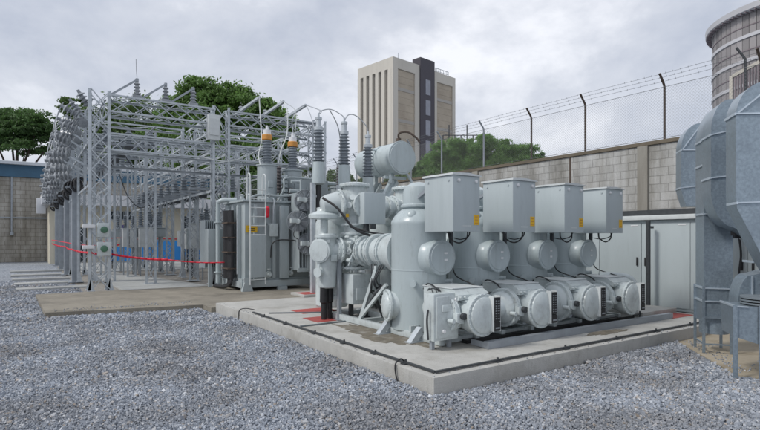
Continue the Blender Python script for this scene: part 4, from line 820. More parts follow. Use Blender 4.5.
# insulator brackets fanning out on the left side
def make_fan(seed):
    r = random.Random(seed)
    t = thing('insulator_bracket', 'x', 'insulator bracket', (0, 0, 0), group='insulator brackets on the left side of the gantry')
    MB().angle((.3, 0, 3.5), (.3, 0, 6.0), .06).bar((.3, 0, 3.9), (-.25, 0, 4.2), .05).bar((.3, 0, 4.6), (-.2, 0, 4.95), .05).bar((.3, 0, 5.3), (.0, 0, 5.6), .05).build('bracket', 'galv', t, smooth=0)
    for (x, z, ax) in ((.15, 5.80, (-.5, .1, .8)), (-.05, 5.45, (-.9, 0, .45)), (-.15, 5.05, (-1, -.1, .3)), (-.22, 4.65, (-1, .1, .15)), (-.28, 4.25, (-1, 0, .05)), (-.2, 3.85, (-1, 0, -.15)), (.1, 5.2, (-.5, .8, .3))):
        x += r.uniform(-.08, .08); z += r.uniform(-.1, .1); yy = r.uniform(-.25, .25); ax = (ax[0], ax[1]+r.uniform(-.35, .35), ax[2]+r.uniform(-.2, .2))
        b = MB(); insulator(b, (x, yy, z), .44, .15, 4, seg=10, axis=ax, rc=.065); a = Vector(ax).normalized(); b.lathe(Vector((x, yy, z))+a*.44, a, [(0, .05), (.09, .05)], 8); b.build('insulator', 'porcl', t)
    p = [(-.35+r.uniform(-.1, .1), .1, 5.9), (-.6, .3, 5.5), (-.7+r.uniform(-.1, .1), .1, 4.9), (-.45, .3, 4.3)]
    MB().tube(spline(p), .016, 6).build('jumper', 'cond', t)
    return t
FV = [make_fan(k) for k in range(4)]
for i in range(14):
    loc = (1.40+random.uniform(-.08, .08), 18.75+i*1.25, 0); lab = '%s ribbed insulator bracket fanning out on the left side of the gantry' % ORD[i]
    if i < 4: FV[i].location = loc; FV[i]['label'] = lab
    else: dup(FV[i % 4], loc, lab, rz=random.uniform(-.25, .25))
# posts with black cable coils
def make_post():
    t = thing('steel_post', 'x', 'post', (0, 0, 0), group='square steel posts along the left of the gantry')
    MB().box(-.13, .13, -.13, .13, .08, 3.55, bev=.01).build('shaft', 'galvd', t); MB().box(-.24, .24, -.24, .24, .05, .08).build('base_plate', 'galvd', t, smooth=0)
    b = MB()
    for k in range(4): b.tube([(.12-.1*k+.17*cos(q*pi/8), -.22+.12*k+.08*sin(q*pi/8), 3.72-.05*k+.22*sin(q*pi/8)) for q in range(17)], .05, 8)
    b.build('cable_coil', 'black', t)
    b = MB(); b.box(-.35, .35, -.1, .1, 3.552, 3.62)
    b.build('top_plate', 'galvd', t, smooth=0); return t
P0 = make_post()
for i, y in enumerate((22.5, 27.4, 32.0, 36.7)):
    lab = '%s square steel post with black cable coils at its top' % ORD[i]
    if i == 0: P0.location = (1.5, y, 0); P0['label'] = lab
    else: dup(P0, (1.5, y, 0), lab)
for i, y in enumerate((20.5, 22.9, 25.4, 28.2, 31.5)):
    o = MB().box(-.3-.1*i, 1.7, y-.33, y+.33, -.1, .07, bev=.012).build('footing_slab', 'stripc', origin=(0, y, 0)); tag(o, '%s pale concrete footing strip in the gravel left of the gantry' % ORD[i], 'slab', 'concrete footing strips')
# breakers
def make_breaker():
    t = thing('circuit_breaker', 'x', 'circuit breaker', (0, 0, 0), group='outdoor circuit breakers below the gantry')
    b = MB()
    for x in (-.5, .5):
        for y in (-.35, .35): b.angle((x, y, .06), (x, y, 1.75), .06)
    for y in (-.35, .35): b.bar((-.5, y, .2), (.5, y, 1.65), .045, .01).bar((.5, y, .2), (-.5, y, 1.65), .045, .01)
    for x in (-.5, .5): b.bar((x, -.35, .2), (x, .35, 1.65), .045, .01).bar((x, .35, .2), (x, -.35, 1.65), .045, .01)
    b.build('stand', 'galv', t, smooth=0)
    MB().box(-.6, .6, -.45, .45, 1.75, 2.15, bev=.03).box(-.64, .64, -.49, .49, 2.151, 2.19).build('body', 'trafo', t)
    for x in (-.4, 0, .4):
        b = MB(); b.lathe((x, 0, 2.19), (0, 0, 1), [(0, .14), (.12, .12)], 12); insulator(b, (x, 0, 2.31), .65, .15, 6, seg=12, rc=.08); b.lathe((x, 0, 2.96), (0, 0, 1), [(0, .06), (.1, .05), (.25, .02)], 8); b.build('bushing', 'porc', t)
    b = MB().box(-.95, -.62, -.4, .1, 1.25, 2.1, bev=.015); cb = b.build('control_cabinet', 'roofp', t)
    MB().box(-.90, -.67, -.412, -.401, 1.3, 2.05).build('door', 'cabinet', cb, smooth=0)
    b = MB()
    for k in range(3): b.tube([(-.75+.06*k, -.15, 1.25), (-.75+.06*k, -.15, .05)], .025, 6)
    b.build('conduit', 'dark', t); return t
B0 = make_breaker(); spots = [(6.35, 22.6), (4.75, 26.2), (7.2, 26.4), (4.5, 31.6), (7.9, 30.4), (6.2, 35.0)]
BL = ['nearest breaker on a crossed stand, left of the transformer', 'breaker standing behind and left of the nearest one', 'breaker standing behind and right of the nearest one', 'far left breaker near the white building', 'far right breaker behind the second column', 'farthest breaker in front of the blue painted wall']
for i, (x, y) in enumerate(spots):
    if i == 0: B0.location = (x, y, 0); B0['label'] = BL[0]
    else: dup(B0, (x, y, 0), BL[i])
for i, (x, y, w, h, lab) in enumerate(((5.6, 21.3, .55, .95, 'pale grey kiosk cabinet on legs left of the transformer'), (4.3, 24.6, .55, .85, 'pale grey kiosk cabinet on legs in front of the far breakers'), (3.75, 25.6, .5, .8, 'smaller grey kiosk cabinet on legs left of its twin'), (6.1, 20.2, .5, 1.3, 'tall dull kiosk on legs close behind the transformer'))):
    t = thing('kiosk_cabinet', lab, 'cabinet', (x, y, 0), group='kiosk cabinets on legs below the gantry')
    MB().box(x-w/2, x+w/2, y-.2, y+.2, 1.3, 1.3+h, bev=.015).box(x-w/2-.03, x+w/2+.03, y-.23, y+.23, 1.302+h, 1.33+h).build('case', 'roofp', t)
    MB().box(x-.01, x+.01, y-.21, y-.201, 1.33, 1.27+h).build('door_gap', 'dark', t, smooth=0)
    for dx in (-w/2+.05, w/2-.05): MB().bar((x+dx, y, .03), (x+dx, y, 1.3), .05).build('leg', 'galvd', t, smooth=0)
# loose jumpers
for i in range(16):
    x = random.uniform(2.3, 7.5); y = random.uniform(19, 34); z = random.choice((3.9, 5.3, 5.9))
    p = [(x, y, z), (x+.3, y+.3, z-.7), (x+.7, y+.5, z-1.1), (x+1.1, y+.6, z-1.0 if z > 5 else 2.9)]
    tag(MB().tube(spline(p, 5), .014, 5).build('jumper_cable', random.choice(('cond', 'black', 'cond')), origin=p[0]), 'thin sagging jumper cable among the switches under the gantry', 'cable', 'jumper cables under the gantry')

for i in range(26):
    x = random.uniform(2.1, 8.6); y = random.uniform(18.4, 31); z = random.choice((5.4, 5.5, 4.7)); L_ = random.uniform(.9, 1.9)
    p = [(x, y, z), (x+random.uniform(-.15, .15), y+.1, z-L_*.4), (x+random.uniform(-.3, .3), y+random.uniform(-.3, .3), z-L_)]
    tag(MB().tube(spline(p, 4), .011, 5).cyl(Vector(p[2]), Vector(p[2])-Vector((0, 0, .12)), .03, seg=8).build('dropper_wire', 'cond', origin=p[0]), 'thin dropper wire hanging from a beam inside the gantry', 'wire', 'dropper wires inside the gantry')
# barrier tape
TP = [Vector(p) for p in ((1.0, 30, 1.43), (1.35, 26, 1.33), (1.36, 22.5, 1.28), (1.62, 17.83, 1.26), (2.15, 17.80, 1.20), (3.6, 17.0, 1.03), (5.02, 15.95, .95))]
b = MB()
for i in range(len(TP)-1):
    for k in range(8):
        p = TP[i].lerp(TP[i+1], k/8); q = TP[i].lerp(TP[i+1], (k+1)/8); sg = .04*(4*(k/8)*(1-k/8)); sg2 = .04*(4*((k+1)/8)*(1-(k+1)/8)); tw = .006*sin(k*1.3+i)
        h = .032 if i < 5 else .018
        b.add([p+Vector((tw, tw, -sg-h)), q+Vector((.01, .01, -sg2-h)), q+Vector((0, 0, -sg2+h)), p+Vector((0, 0, -sg+h))], [(0, 1, 2, 3)])
o = b.build('barrier_tape', 'tape', origin=TP[3]); md = o.modifiers.new('thick', 'SOLIDIFY'); md.thickness = .002
tag(o, 'red plastic barrier tape strung between the gantry posts and the transformer', 'tape')
tag(MB().tube(spline([(1.0, 30, 1.6), (2.0, 22, 1.42), (3.2, 26, 1.7), (5.2, 30, 1.6)]), .018, 6).build('barrier_tape', 'tape', origin=(2, 22, 1.4)), 'thin twisted red tape strung farther back among the posts', 'tape')

# ------------------------------------------------------------------ far buildings on the left
t = thing('warehouse', 'long block walled warehouse with a blue fascia and pale sheet roof', 'building', (2, 45, 0))
MB().box(-14, 26, 45, 45.3, -.1, 6.0).build('wall', 'farwall', t, smooth=0)
MB().box(-14, 26, 44.8, 45.25, 6.01, 6.85).build('fascia', 'bluefascia', t, smooth=0)
MB().prism([(44.4, 6.86), (60, 6.86), (60, 8.3), (52, 8.0), (44.4, 7.05)], 'x', -14.3, 26.3).build('roof', 'sheetroof', t, smooth=0)
for x in (-.9, 3.0): MB().cyl((x, 44.9, 2.0), (x, 44.9, 6.9), .06, seg=8).box(x-.1, x+.1, 44.75, 44.98, 1.9, 2.1).build('downpipe', 'galvd', t)
MB().box(-8, 1.6, 44.93, 44.99, 3.1, 3.18).build('wall_conduit', 'galvd', t, smooth=0)
t = thing('service_building', 'low cream service building with white canopy and blue painted base', 'building', (6, 40, 0))
MB().box(1.2, 13.5, 40, 44.6, -.1, 4.2).build('wall', 'cream', t, smooth=0)
MB().box(.75, 14, 38.9, 44.5, 3.86, 4.55).build('canopy', 'whitew', t, smooth=0)
b = MB().prism([(4.6, .1), (13.4, .1), (13.4, 1.75), (10, 1.45), (7.8, 1.55), (6.2, 1.30), (4.6, .95)], 'y', 39.97, 39.998); b.build('blue_base', 'blue', t, smooth=0)
b = MB().prism([(4.3, 1.08), (6.2, 1.48), (7.8, 1.72), (10, 1.62), (10, 1.56), (7.8, 1.64), (6.2, 1.4), (4.3, .98)], 'y', 39.955, 39.968); b.build('red_stripe', 'tape', t, smooth=0)
f = MB().box(4.6, 6.0, 39.93, 39.998, 2.95, 3.55).build('window', 'galvd', t, smooth=0); b = MB()
for k in range(3): b.box(4.66+.46*k, 5.06+.46*k, 39.91, 39.929, 3.0, 3.5)
b.build('pane', 'glass', f, smooth=0)
MB().box(1.5, 2.3, 39.95, 39.999, .1, 2.4).box(2.6, 3.3, 39.95, 39.999, .1, 2.4).build('door', 'glass', t, smooth=0)
MB().box(5.25, 5.85, 39.93, 39.998, 1.95, 2.6).build('wall_sign', 'purple', t, smooth=0); MB().box(5.4, 5.7, 39.915, 39.929, 2.2, 2.4).build('sign_print', 'whitew', t, smooth=0)
for x in (6.9, 9.4, 11.8): MB().box(x, x+.9, 39.95, 39.999, 1.9, 3.3).build('window', 'glass', t, smooth=0)
tag(MB().box(.5, 1.0, 40.3, 40.9, 3.3, 4.3, bev=.02).build('wall_unit', 'whitew', origin=(.7, 40.5, 3.3)), 'small white box on the wall corner left of the canopy', 'box')
# dark hoarding filling the back between service building and boundary wall
t = thing('rear_fence', 'dark mesh fence with slim posts behind the transformer', 'fence', (13, 36, 0))
b = MB().box(10, 12.5, 37.0, 37.04, .3, 3.0)
b.build('panel', 'mauve', t, smooth=0)
for k in range(6): MB().tube([(10+.5*k, 36.8, 0), (10+.5*k, 36.8, 3.4), (10+.5*k-.15, 36.7, 3.7)], .03, 6).build('post', 'galvd', t)

# ------------------------------------------------------------------ office tower
az = radians(81.5-0.4); F1 = Vector((sin(az), cos(az), 0)); F2 = Vector((-cos(az), sin(az), 0))   # right-face and left-face directions (from the corner)
S_, C_ = sin(radians(34.1)), cos(radians(34.1))
corner = Vector((S_*150+C_*3.74, C_*150-S_*3.74, 0))
R = Matrix.Translation(corner) @ Matrix(((F1.x, F2.x, 0, 0), (F1.y, F2.y, 0, 0), (0, 0, 1, 0), (0, 0, 0, 1)))
L1, L2, HT = 28.4, 15.6, 54.0
t = thing('office_tower', 'tall concrete office tower with a dark stair shaft and vertical fins', 'building', corner)
MB(R).box(.8, L1-.8, .8, L2-.8, 0, HT-1.2).build('core', 'facslot', t, smooth=0)
b = MB(R)
b.box(0, 11.28, 0, .79, HT-3, HT).box(17.82, L1, 0, .79, HT-3.4, HT-.4).box(0, .79, .8, L2, HT-3.2, HT)
b.box(0, 2.03, 0, .79, 0, HT-3).box(9.26, 11.28, 0, .79, 0, HT-3).box(17.82, 19.3, 0, .79, 0, HT-3.4).box(27, L1, 0, .79, 0, HT-3.4).box(.8, L1-.8, .9, L2-.8, HT-1.2, HT-.7)
b.build('pier_frame', 'fac', t, smooth=0)
b = MB(R)
for k in range(6):
    yy = .8+k*(L2-1.6)/5.2; b.box(-.05, .79, yy, yy+1.35, 0, HT-3.2)
b.build('fin', 'fac', t, smooth=0)
for (xa, xb_) in ((2.05, 9.24), (19.32, 26.98)):
    b = MB(R).box(xa, xb_, .35, .78, 0, HT-3.0)
    for k in range(26): b.box(xa+.02, xb_-.02, .30, .349, 1+k*2, 1.9+k*2)
    o = b.build('facade_panel', 'tanpan', t, smooth=0)
    b = MB(R)
    for z in (HT-9.2, HT-18.4, HT-27.5)[:2]: b.box(xa, xb_, .24, .299, z, z+.9)
    b.build('dark_band', 'facslot', o, smooth=0)
st = MB(R).box(11.3, 17.8, -.35, 3, 0, HT+2.4).build('stair_shaft', 'stair', t, smooth=0)
for k in range(8):
    z = HT-8.5-k*6.2; MB(R).box(13.6, 15.8, -.41, -.352, z, z+4.6).build('window', 'winl', st, smooth=0)
b = MB(R).box(L1*.70, L1-3, 3, 9, HT-.7, HT+1.2).box(4, 9, 5, 10, HT-.7, HT+1.8); b.build('roof_plant', 'fac', t, smooth=0)
b = MB(R)
for k in range(9): b.bar((L1*.7+k*.8, 1.2, HT-.4), (L1*.7+k*.8, 1.2, HT+1.4), .12)
b.bar((L1*.7, 1.2, HT+1.4), (L1*.7+6.4, 1.2, HT+1.4), .12).bar((L1*.7, 1.2, HT+.5), (L1*.7+6.4, 1.2, HT+.5), .1); b.cyl((L1*.25, 5, HT), (L1*.25, 5, HT+4), .08, seg=6); b.build('roof_railing', 'galvd', t, smooth=0)
t = thing('rooftop_frame', 'low pale rooftop with a pipe railing showing above the bushes', 'building', (28, 28, 0))
dd = 60; q = lambda px, dz: (S_*dd+C_*(px-380)/521*dd, C_*dd-S_*(px-380)/521*dd, dz)
a = Vector(q(443, 0)); c = Vector(q(479, 0)); dirv = (c-a).normalized(); nrm = Vector((S_, C_, 0))
b = MB(); z0 = 1.7+(238-144)/521*dd
b.add([a, c, c+nrm*4, a+nrm*4]+[v+Vector((0, 0, z0)) for v in (a, c, c+nrm*4, a+nrm*4)], [(0,1,2,3),(7,6,5,4),(0,1,5,4),(1,2,6,5),(2,3,7,6),(3,0,4,7)]); b.build('wall', 'fac', t, smooth=0)
b = MB()
for k in range(7): p = a+dirv*(c-a).length*k/6; b.bar(p+Vector((0, 0, z0)), p+Vector((0, 0, z0+1.0+(1.2 if k in (1, 4) else 0))), .09)
b.bar(a+Vector((0, 0, z0+1)), c+Vector((0, 0, z0+1)), .09).bar(a+Vector((0, 0, z0+.5)), c+Vector((0, 0, z0+.5)), .07); b.build('railing', 'dark', t, smooth=0)

# ------------------------------------------------------------------ round tower right
cx, cy, RR = 76.7, 23.0, 9.3
t = thing('round_tower', 'round high rise with banded glass facade and overhanging pale roof rim', 'building', (cx, cy, 0))
MB().lathe((cx, cy, 0), (0, 0, 1), [(0, RR-.15), (28.0, RR-.15)], 96).build('core', 'rtan', t, smooth=0)
fh = 2.75
for k in range(11):
    z = 27.2-fh*(k+1); seg = 72
    b = MB(); b.lathe((cx, cy, z), (0, 0, 1), [(0, RR-.1), (0, RR+.12), (.38, RR+.12), (.38, RR-.1)], 96); b.build('floor_band', 'rband', t)
    b = MB()
    for j in range(seg):
        if random.random() < .58: m_ = 0
        q0 = 2*pi*j/seg; q1 = 2*pi*(j+.93)/seg
        b.add([(cx+RR*cos(q0), cy+RR*sin(q0), z+.40), (cx+RR*cos(q1), cy+RR*sin(q1), z+.40), (cx+RR*cos(q1), cy+RR*sin(q1), z+fh-.02), (cx+RR*cos(q0), cy+RR*sin(q0), z+fh-.02),
               (cx+(RR-.1)*cos(q0), cy+(RR-.1)*sin(q0), z+.40), (cx+(RR-.1)*cos(q1), cy+(RR-.1)*sin(q1), z+.40), (cx+(RR-.1)*cos(q1), cy+(RR-.1)*sin(q1), z+fh-.02), (cx+(RR-.1)*cos(q0), cy+(RR-.1)*sin(q0), z+fh-.02)], [(0,1,2,3),(4,7,6,5),(0,3,7,4),(1,5,6,2),(3,2,6,7),(0,4,5,1)])
    b.build('panel_ring', 'rtan', t, smooth=0)
    b = MB().lathe((cx, cy, z+1.3), (0, 0, 1), [(0, RR-.05), (0, RR+.05), (.1, RR+.05), (.1, RR-.05)], 96); b.build('sill_line', 'mauve', t)
b = MB().lathe((cx, cy, 27.2), (0, 0, 1), [(0, RR-.1), (0, RR+.6), (.1, RR+.75), (.7, RR+.8), (.8, RR+.6), (.8, RR-.1)], 96)
b.build('roof_rim', 'rband', t)
b = MB()
for j in range(120): q0 = 2*pi*j/120; b.bar((cx+(RR+.1)*cos(q0), cy+(RR+.1)*sin(q0), 27.15), (cx+(RR+.7)*cos(q0), cy+(RR+.7)*sin(q0), 27.15), .12)
b.build('rim_bracket', 'mauve', t, smooth=0)
# slatted stair screen in front of it
t = thing('slatted_screen', 'sloping mauve slatted metal screen behind the air ducts', 'screen', (15, 3, 0))
b = MB(); 
pa = Vector((14.6, 5.84, 0)); pb = Vector((15.4, 1.8, 0)); n = 70
for k in range(n):
    p = pa.lerp(pb, k/n); zt = 5.7+1.7*(k/n); b.box(p.x-.02, p.x+.02, p.y-.018, p.y+.018, 3.5, zt)
b.build('slat', 'mauve', t, smooth=0)
MB().bar((14.6, 5.84, 5.74), (15.4, 1.8, 7.44), .07, .08).bar((14.6, 5.84, 3.5), (15.4, 1.8, 3.5), .06).build('rail', 'fac', t, smooth=0)
MB().bar((14.6, 5.87, 0), (14.6, 5.87, 5.75), .07).build('post', 'fac', t, smooth=0)
tag(MB().tube([(14.3, 5.45, 4.0), (14.3, 5.45, 6.0), (14.2, 5.6, 6.3)], .03, 8).build('cranked_post', 'dark', origin=(14.3, 5.45, 4)), 'dark cranked post tip showing above the slatted screen', 'post')

# ------------------------------------------------------------------ air ducts (right foreground)
azd = radians(51); FD = Vector((sin(azd), cos(azd), 0)); RD = Vector((cos(azd), -sin(azd), 0))
def W(px, py, d):
    r = (px-380)/521; return Vector((S_*d+C_*r*d, C_*d-S_*r*d, 1.7+(238-py)/521*d))
def duct(name, label, outline, d, depth, seams=(), legs=None):
    """outline: pairs on the duct's own face plane, which passes through the point at distance d"""
    o0 = W(716, 238, d)
    def onplane(px, py):
        r = W(px, py, 1.0)-Vector((0, 0, 1.7)); t_ = (o0-Vector((0, 0, 1.7))).dot(FD)/r.dot(FD); p = Vector((0, 0, 1.7))+r*t_
        return ((p-o0).dot(RD), p.z)
    P = [onplane(*p) for p in outline]
    X = Matrix.Translation((o0.x, o0.y, 0)) @ Matrix(((RD.x, FD.x, 0, 0), (RD.y, FD.y, 0, 0), (0, 0, 1, 0), (0, 0, 0, 1)))
    t = thing(name, label, 'duct', (o0.x, o0.y, 0), group='galvanised air ducts')
    b = MB(X).prism(P, 'y', 0, depth); b.build('casing', 'duct', t, smooth=40)
    for (p, q_) in seams:
        a = onplane(*p); c = onplane(*q_)
        MB(X).bar((a[0], -.008, a[1]), (c[0], -.008, c[1]), .028, .016).build('seam', 'seam', t, smooth=0)
        if abs(a[1]-c[1]) < .12: MB(X).bar((a[0]-.008, -.01, a[1]), (a[0]-.008, depth, a[1]), .016, .028).build('seam', 'seam', t, smooth=0)
    return t, X, onplane
def curve(c, r, a0, a1, n=10, ry=None):
    n = 24
    return [(c[0]+r*cos(radians(a0+(a1-a0)*i/n)), c[1]-(ry or r)*sin(radians(a0+(a1-a0)*i/n))) for i in range(n+1)]
# far left drop elbow
duct('air_duct', 'farthest and smallest air duct, a drop elbow against the block wall', [(686, 206), (681, 190), (681, 150)]+curve((701, 150), 20, 180, 90, 8, 27)+[(706, 123), (706, 206)], 8.9, .35, [((682, 150), (706, 150)), ((681, 188), (706, 185)), ((682, 150), (700, 126))])
# tall riser
t, X, op = duct('air_duct', 'tall narrow air duct standing on thin steel legs at the pad corner', [(704, 322), (704, 140)]+curve((732, 140), 28, 180, 90, 22, 40)+[(736, 100), (736, 212), (733, 222), (733, 322)], 7.55, .42, [((704, 288), (733, 289)), ((704, 301), (733, 302)), ((704, 140), (716, 138)), ((704, 214), (720, 213)), ((704, 120+45), (710, 165))], None)
b = MB(X); a = op(704, 322); c = op(733, 322)
for xx in (a[0]+.01, c[0]-.01):
    for yy in (-.02, .42): b.angle((xx, yy, .03), (xx, yy, 1.0), .035, .006)
b.bar((a[0], -.02, .55), (c[0], -.02, .55), .03).bar((a[0], -.02, .16), (c[0], -.02, .16), .02).bar((a[0], -.02, .16), (a[0], .42, .16), .02); b.build('leg_frame', 'duct', t, smooth=0)
MB(X).cyl(((a[0]+c[0])/2, .2, .30), ((a[0]+c[0])/2, .2, .48), .19, seg=24).build('round_outlet', 'duct', t)
# middle S elbow
duct('air_duct', 'middle air duct with rounded top and bottom between its two neighbours', [(711, 190), (711, 138)]+curve((731, 132), 20, 170, 90, 8, 33)+[(752, 98), (752, 240), (735, 228)]+curve((737, 190), 26, 250, 185, 8, 38), 7.1, .40, [((711, 135), (728, 131)), ((711, 178), (728, 176))])
# big right duct
duct('air_duct', 'largest air duct at the right edge, tapering to a funnel below', [(737, 208), (736, 195), (736, 117)]+curve((768, 117), 32, 180, 95, 10, 36)+[(790, 76), (840, 70), (840, 340), (790, 300), (765, 262)], 5.9, .33, [((736, 114), (800, 113)), ((738, 203), (800, 200)), ((738, 113), (776, 82))])
# low box on legs with quarter round on top
t, X, op = duct('duct_box', 'low galvanised duct box on angle iron legs at the right edge', [(734, 306), (748, 307), (840, 304), (840, 352), (764, 346), (736, 337)], 6.3, .5, [((735, 306), (748, 307))])
b = MB(X)
for (px, fz) in ((737, 357), (763, 365), (820, 372)):
    a = op(px, 320); b.angle((a[0], -.02, .03), (a[0], -.02, .9), .045, .008)
b.build('leg_frame', 'duct', t, smooth=0)
a = op(748, 300); b = MB(X)
for k in range(4): b.cyl((a[0]+.35, .25, .86+.035*k), (a[0]+.35, .25, .88+.035*k), .34, seg=28)
b.build('bellows', 'beam', t)
duct('duct_hood', 'quarter round duct hood behind the low duct box', [(738, 304)]+curve((752, 304), 14, 180, 90, 8, 29)+[(754, 275), (800, 262), (800, 304)], 6.75, .35, [((752, 276), (752, 304)), ((754, 254+8), (790, 262))])
# black bracket, wall conduit, pale column
a, c = W(719, 214, 7.3), W(734, 207, 7.3)
tag(MB().bar(a, c, .05).bar(c, c+Vector((0, 0, -.40)), .06).bar(c+Vector((0, 0, -.40)), c+Vector((.1, -.12, -.40)), .08).bar(c+Vector((.12, -.15, -.1)), c+Vector((.12, -.15, -.4)), .05).build('duct_bracket', 'black', origin=c, smooth=0), 'black steel bracket between the air ducts', 'bracket')
t = thing('pump_house', 'pale painted plant room wall glimpsed between the air ducts', 'building', (10.5, 2.5, 0))
MB().box(9.9, 12.3, -3, 3.55, .03, 3.0).build('wall', mat('mauve_white_paint', (0.46, 0.45, 0.50), .7), t, smooth=0)
MB().box(9.8, 12.4, -3.1, 3.65, 3.001, 3.1).build('roof', 'wallcap', t, smooth=0)
b = MB().tube(spline([W(739, 236, 9.6), W(741, 255, 9.6), W(739, 275, 9.6), W(740, 297, 9.6)]), .02, 6); tag(b.build('hanging_cable', 'black', origin=W(740, 297, 9.6)), 'black cable hanging down the pale wall between the ducts', 'cable')

# ------------------------------------------------------------------ trees
def leaves(blobs, per, size, clumps, flat=1.0):
    V = []
    for (c, r, wgt) in blobs:
        c = np.array(c); r = np.array(r); nc = max(6, int(clumps*wgt)); u = rng.normal(size=(nc, 3)); u /= np.linalg.norm(u, axis=1)[:, None]
        rad = rng.uniform(.35, 1.12, (nc, 1))**.7; cc = c+u*rad*r
        n = int(per*wgt); idx = rng.integers(0, nc, n); cr = rng.uniform(.08, .21, nc)*r.mean()
        p = cc[idx]+rng.normal(size=(n, 3))*cr[idx][:, None]*np.array([1, 1, .62*flat]); V.append(p)
    P = np.concatenate(V); n = len(P)
    a = rng.normal(size=(n, 3)); a /= np.linalg.norm(a, axis=1)[:, None]; b_ = np.cross(a, rng.normal(size=(n, 3))); b_ /= np.linalg.norm(b_, axis=1)[:, None]
    s = size*rng.uniform(.6, 1.4, (n, 1)); a = a*s; b_ = b_*s*.55
    Q = np.stack([P-a, P-b_*.9, P+a, P+b_*.9], 1).reshape(-1, 3); return Q, np.arange(4*n).reshape(-1, 4)
def leafmat(base, name):
    m = bpy.data.materials.new(name); m.use_nodes = True; nt = m.node_tree; N = nt.nodes; L = nt.links; b = N['Principled BSDF']; b.inputs['Roughness'].default_value = .55
    g = N.new('ShaderNodeNewGeometry'); r = N.new('ShaderNodeValToRGB'); e = r.color_ramp.elements
    e[0].color = (*[x*.45 for x in base], 1); e[1].color = (*[min(1, x*1.75) for x in base], 1); x = e.new(.5); x.color = (*base, 1)
    tc = N.new('ShaderNodeTexCoord'); n = N.new('ShaderNodeTexNoise'); n.inputs['Scale'].default_value = .55; n.inputs['Detail'].default_value = 4; L.new(tc.outputs['Object'], n.inputs['Vector'])
    ad = N.new('ShaderNodeMath'); ad.operation = 'MULTIPLY_ADD'; ad.inputs[1].default_value = .5; mr = N.new('ShaderNodeMapRange'); mr.inputs['From Min'].default_value = .3; mr.inputs['From Max'].default_value = .7; mr.inputs['To Max'].default_value = .5
    L.new(n.outputs['Fac'], mr.inputs[0]); L.new(g.outputs['Random Per Island'], ad.inputs[0]); L.new(mr.outputs[0], ad.inputs[2]); L.new(ad.outputs[0], r.inputs[0])
    L.new(r.outputs[0], b.inputs['Base Color'])
    tr_ = N.new('ShaderNodeBsdfTranslucent'); mx = N.new('ShaderNodeMixShader'); mx.inputs[0].default_value = .42; out = N['Material Output']
    L.new(r.outputs[0], tr_.inputs[0]); L.new(b.outputs[0], mx.inputs[1]); L.new(tr_.outputs[0], mx.inputs[2]); L.new(mx.outputs[0], out.inputs['Surface']); return m
LG = leafmat((.13, .23, .06), 'leaf_green'); LD = leafmat((.085, .16, .05), 'leaf_dark'); LB = leafmat((.14, .27, .065), 'leaf_bright'); LO = leafmat((.10, .165, .05), 'leaf_olive')
def tree(name, label, base, blobs, per, size, clumps, m, trunk=.35, limbs=True, flat=1.0):
    t = thing(name, label, 'tree' if name != 'bush' else 'bush', base)
    V, F = leaves(blobs, per, size, clumps, flat); V = V-np.array(base); o = mesh_np('crown' if name != 'bush' else 'foliage', V, F, m, parent=t)
    b = MB(); B0_ = Vector(base); top = Vector(blobs[0][0]); h = top.z
    b.tube(spline([B0_, B0_.lerp(top, .35)+Vector((trunk*.5, 0, 0)), B0_.lerp(top, .7), top]), [trunk*(1-.7*i/24) for i in range(25)], 10)
    for (c, r, w) in blobs[1:] if limbs else []:
        c = Vector(c); s = B0_.lerp(top, random.uniform(.48, .58)); mid = s.lerp(c, .5)+Vector((0, 0, -.015*h)); b.tube(spline([s, mid, c]), [trunk*.5*(1-.7*i/16) for i in range(17)], 7)
    b.build('trunk', 'bark', t); return t
def TP_(px, py, d): v = W(px, py, d); return (v.x, v.y, v.z)
def BL_(px, py, d, rx, rz, ry=None, w=1.0):   # blob by size in reference pixels at its own distance
    k = d/521; return (TP_(px, py, d), (rx*k, (ry or rx)*k, rz*k), w)
g0 = W(215, 238, 50)
tree('broadleaf_tree', 'large dark green tree rising behind the steel gantry', (g0.x, g0.y, 0),
     [BL_(215, 122, 50, 30, 30, w=1.4), BL_(178, 112, 50, 18, 18, w=.5), BL_(200, 98, 50, 21, 18, w=.8), BL_(232, 105, 50, 24, 19, w=.9), BL_(262, 117, 49, 21, 18, w=1.0), BL_(282, 134, 49, 15, 20, w=.8), BL_(272, 150, 49, 24, 22, w=.9), BL_(245, 160, 48, 32, 26, w=1.3), BL_(195, 150, 50, 28, 26, w=1.0), BL_(275, 170, 49, 20, 18, w=.7), BL_(160, 140, 51, 20, 22, w=.5)], 12500, .15, 95, LG, .5)
g0 = W(122, 238, 58)
tree('broadleaf_tree', 'dull olive tree half hidden behind the left part of the gantry', (g0.x, g0.y, 0), [BL_(140, 125, 58, 34, 24, w=1.2), BL_(110, 130, 58, 28, 24, w=1), BL_(165, 145, 58, 32, 28, w=1.1), BL_(72, 106, 60, 12, 8, w=.3), BL_(85, 120, 60, 16, 14, w=.5), BL_(100, 165, 58, 32, 20, w=.9), BL_(135, 160, 57, 34, 20, w=1)], 8000, .18, 70, LO, .4)
g0 = W(14, 238, 62)
tree('umbrella_tree', 'flat topped spreading tree above the warehouse roof at the far left', (g0.x, g0.y, 0),
     [BL_(18, 130, 62, 24, 13, w=1.2), BL_(-8, 132, 62, 26, 15, w=1), BL_(38, 126, 61, 22, 14, w=1.1), BL_(55, 136, 61, 12, 10, w=.5), BL_(10, 120, 63, 28, 10, w=1), BL_(-25, 140, 62, 20, 14, w=.6), BL_(26, 147, 61, 22, 7, w=.5)], 8000, .15, 60, LD, .35, flat=.5)
g0 = W(480, 238, 22.5)
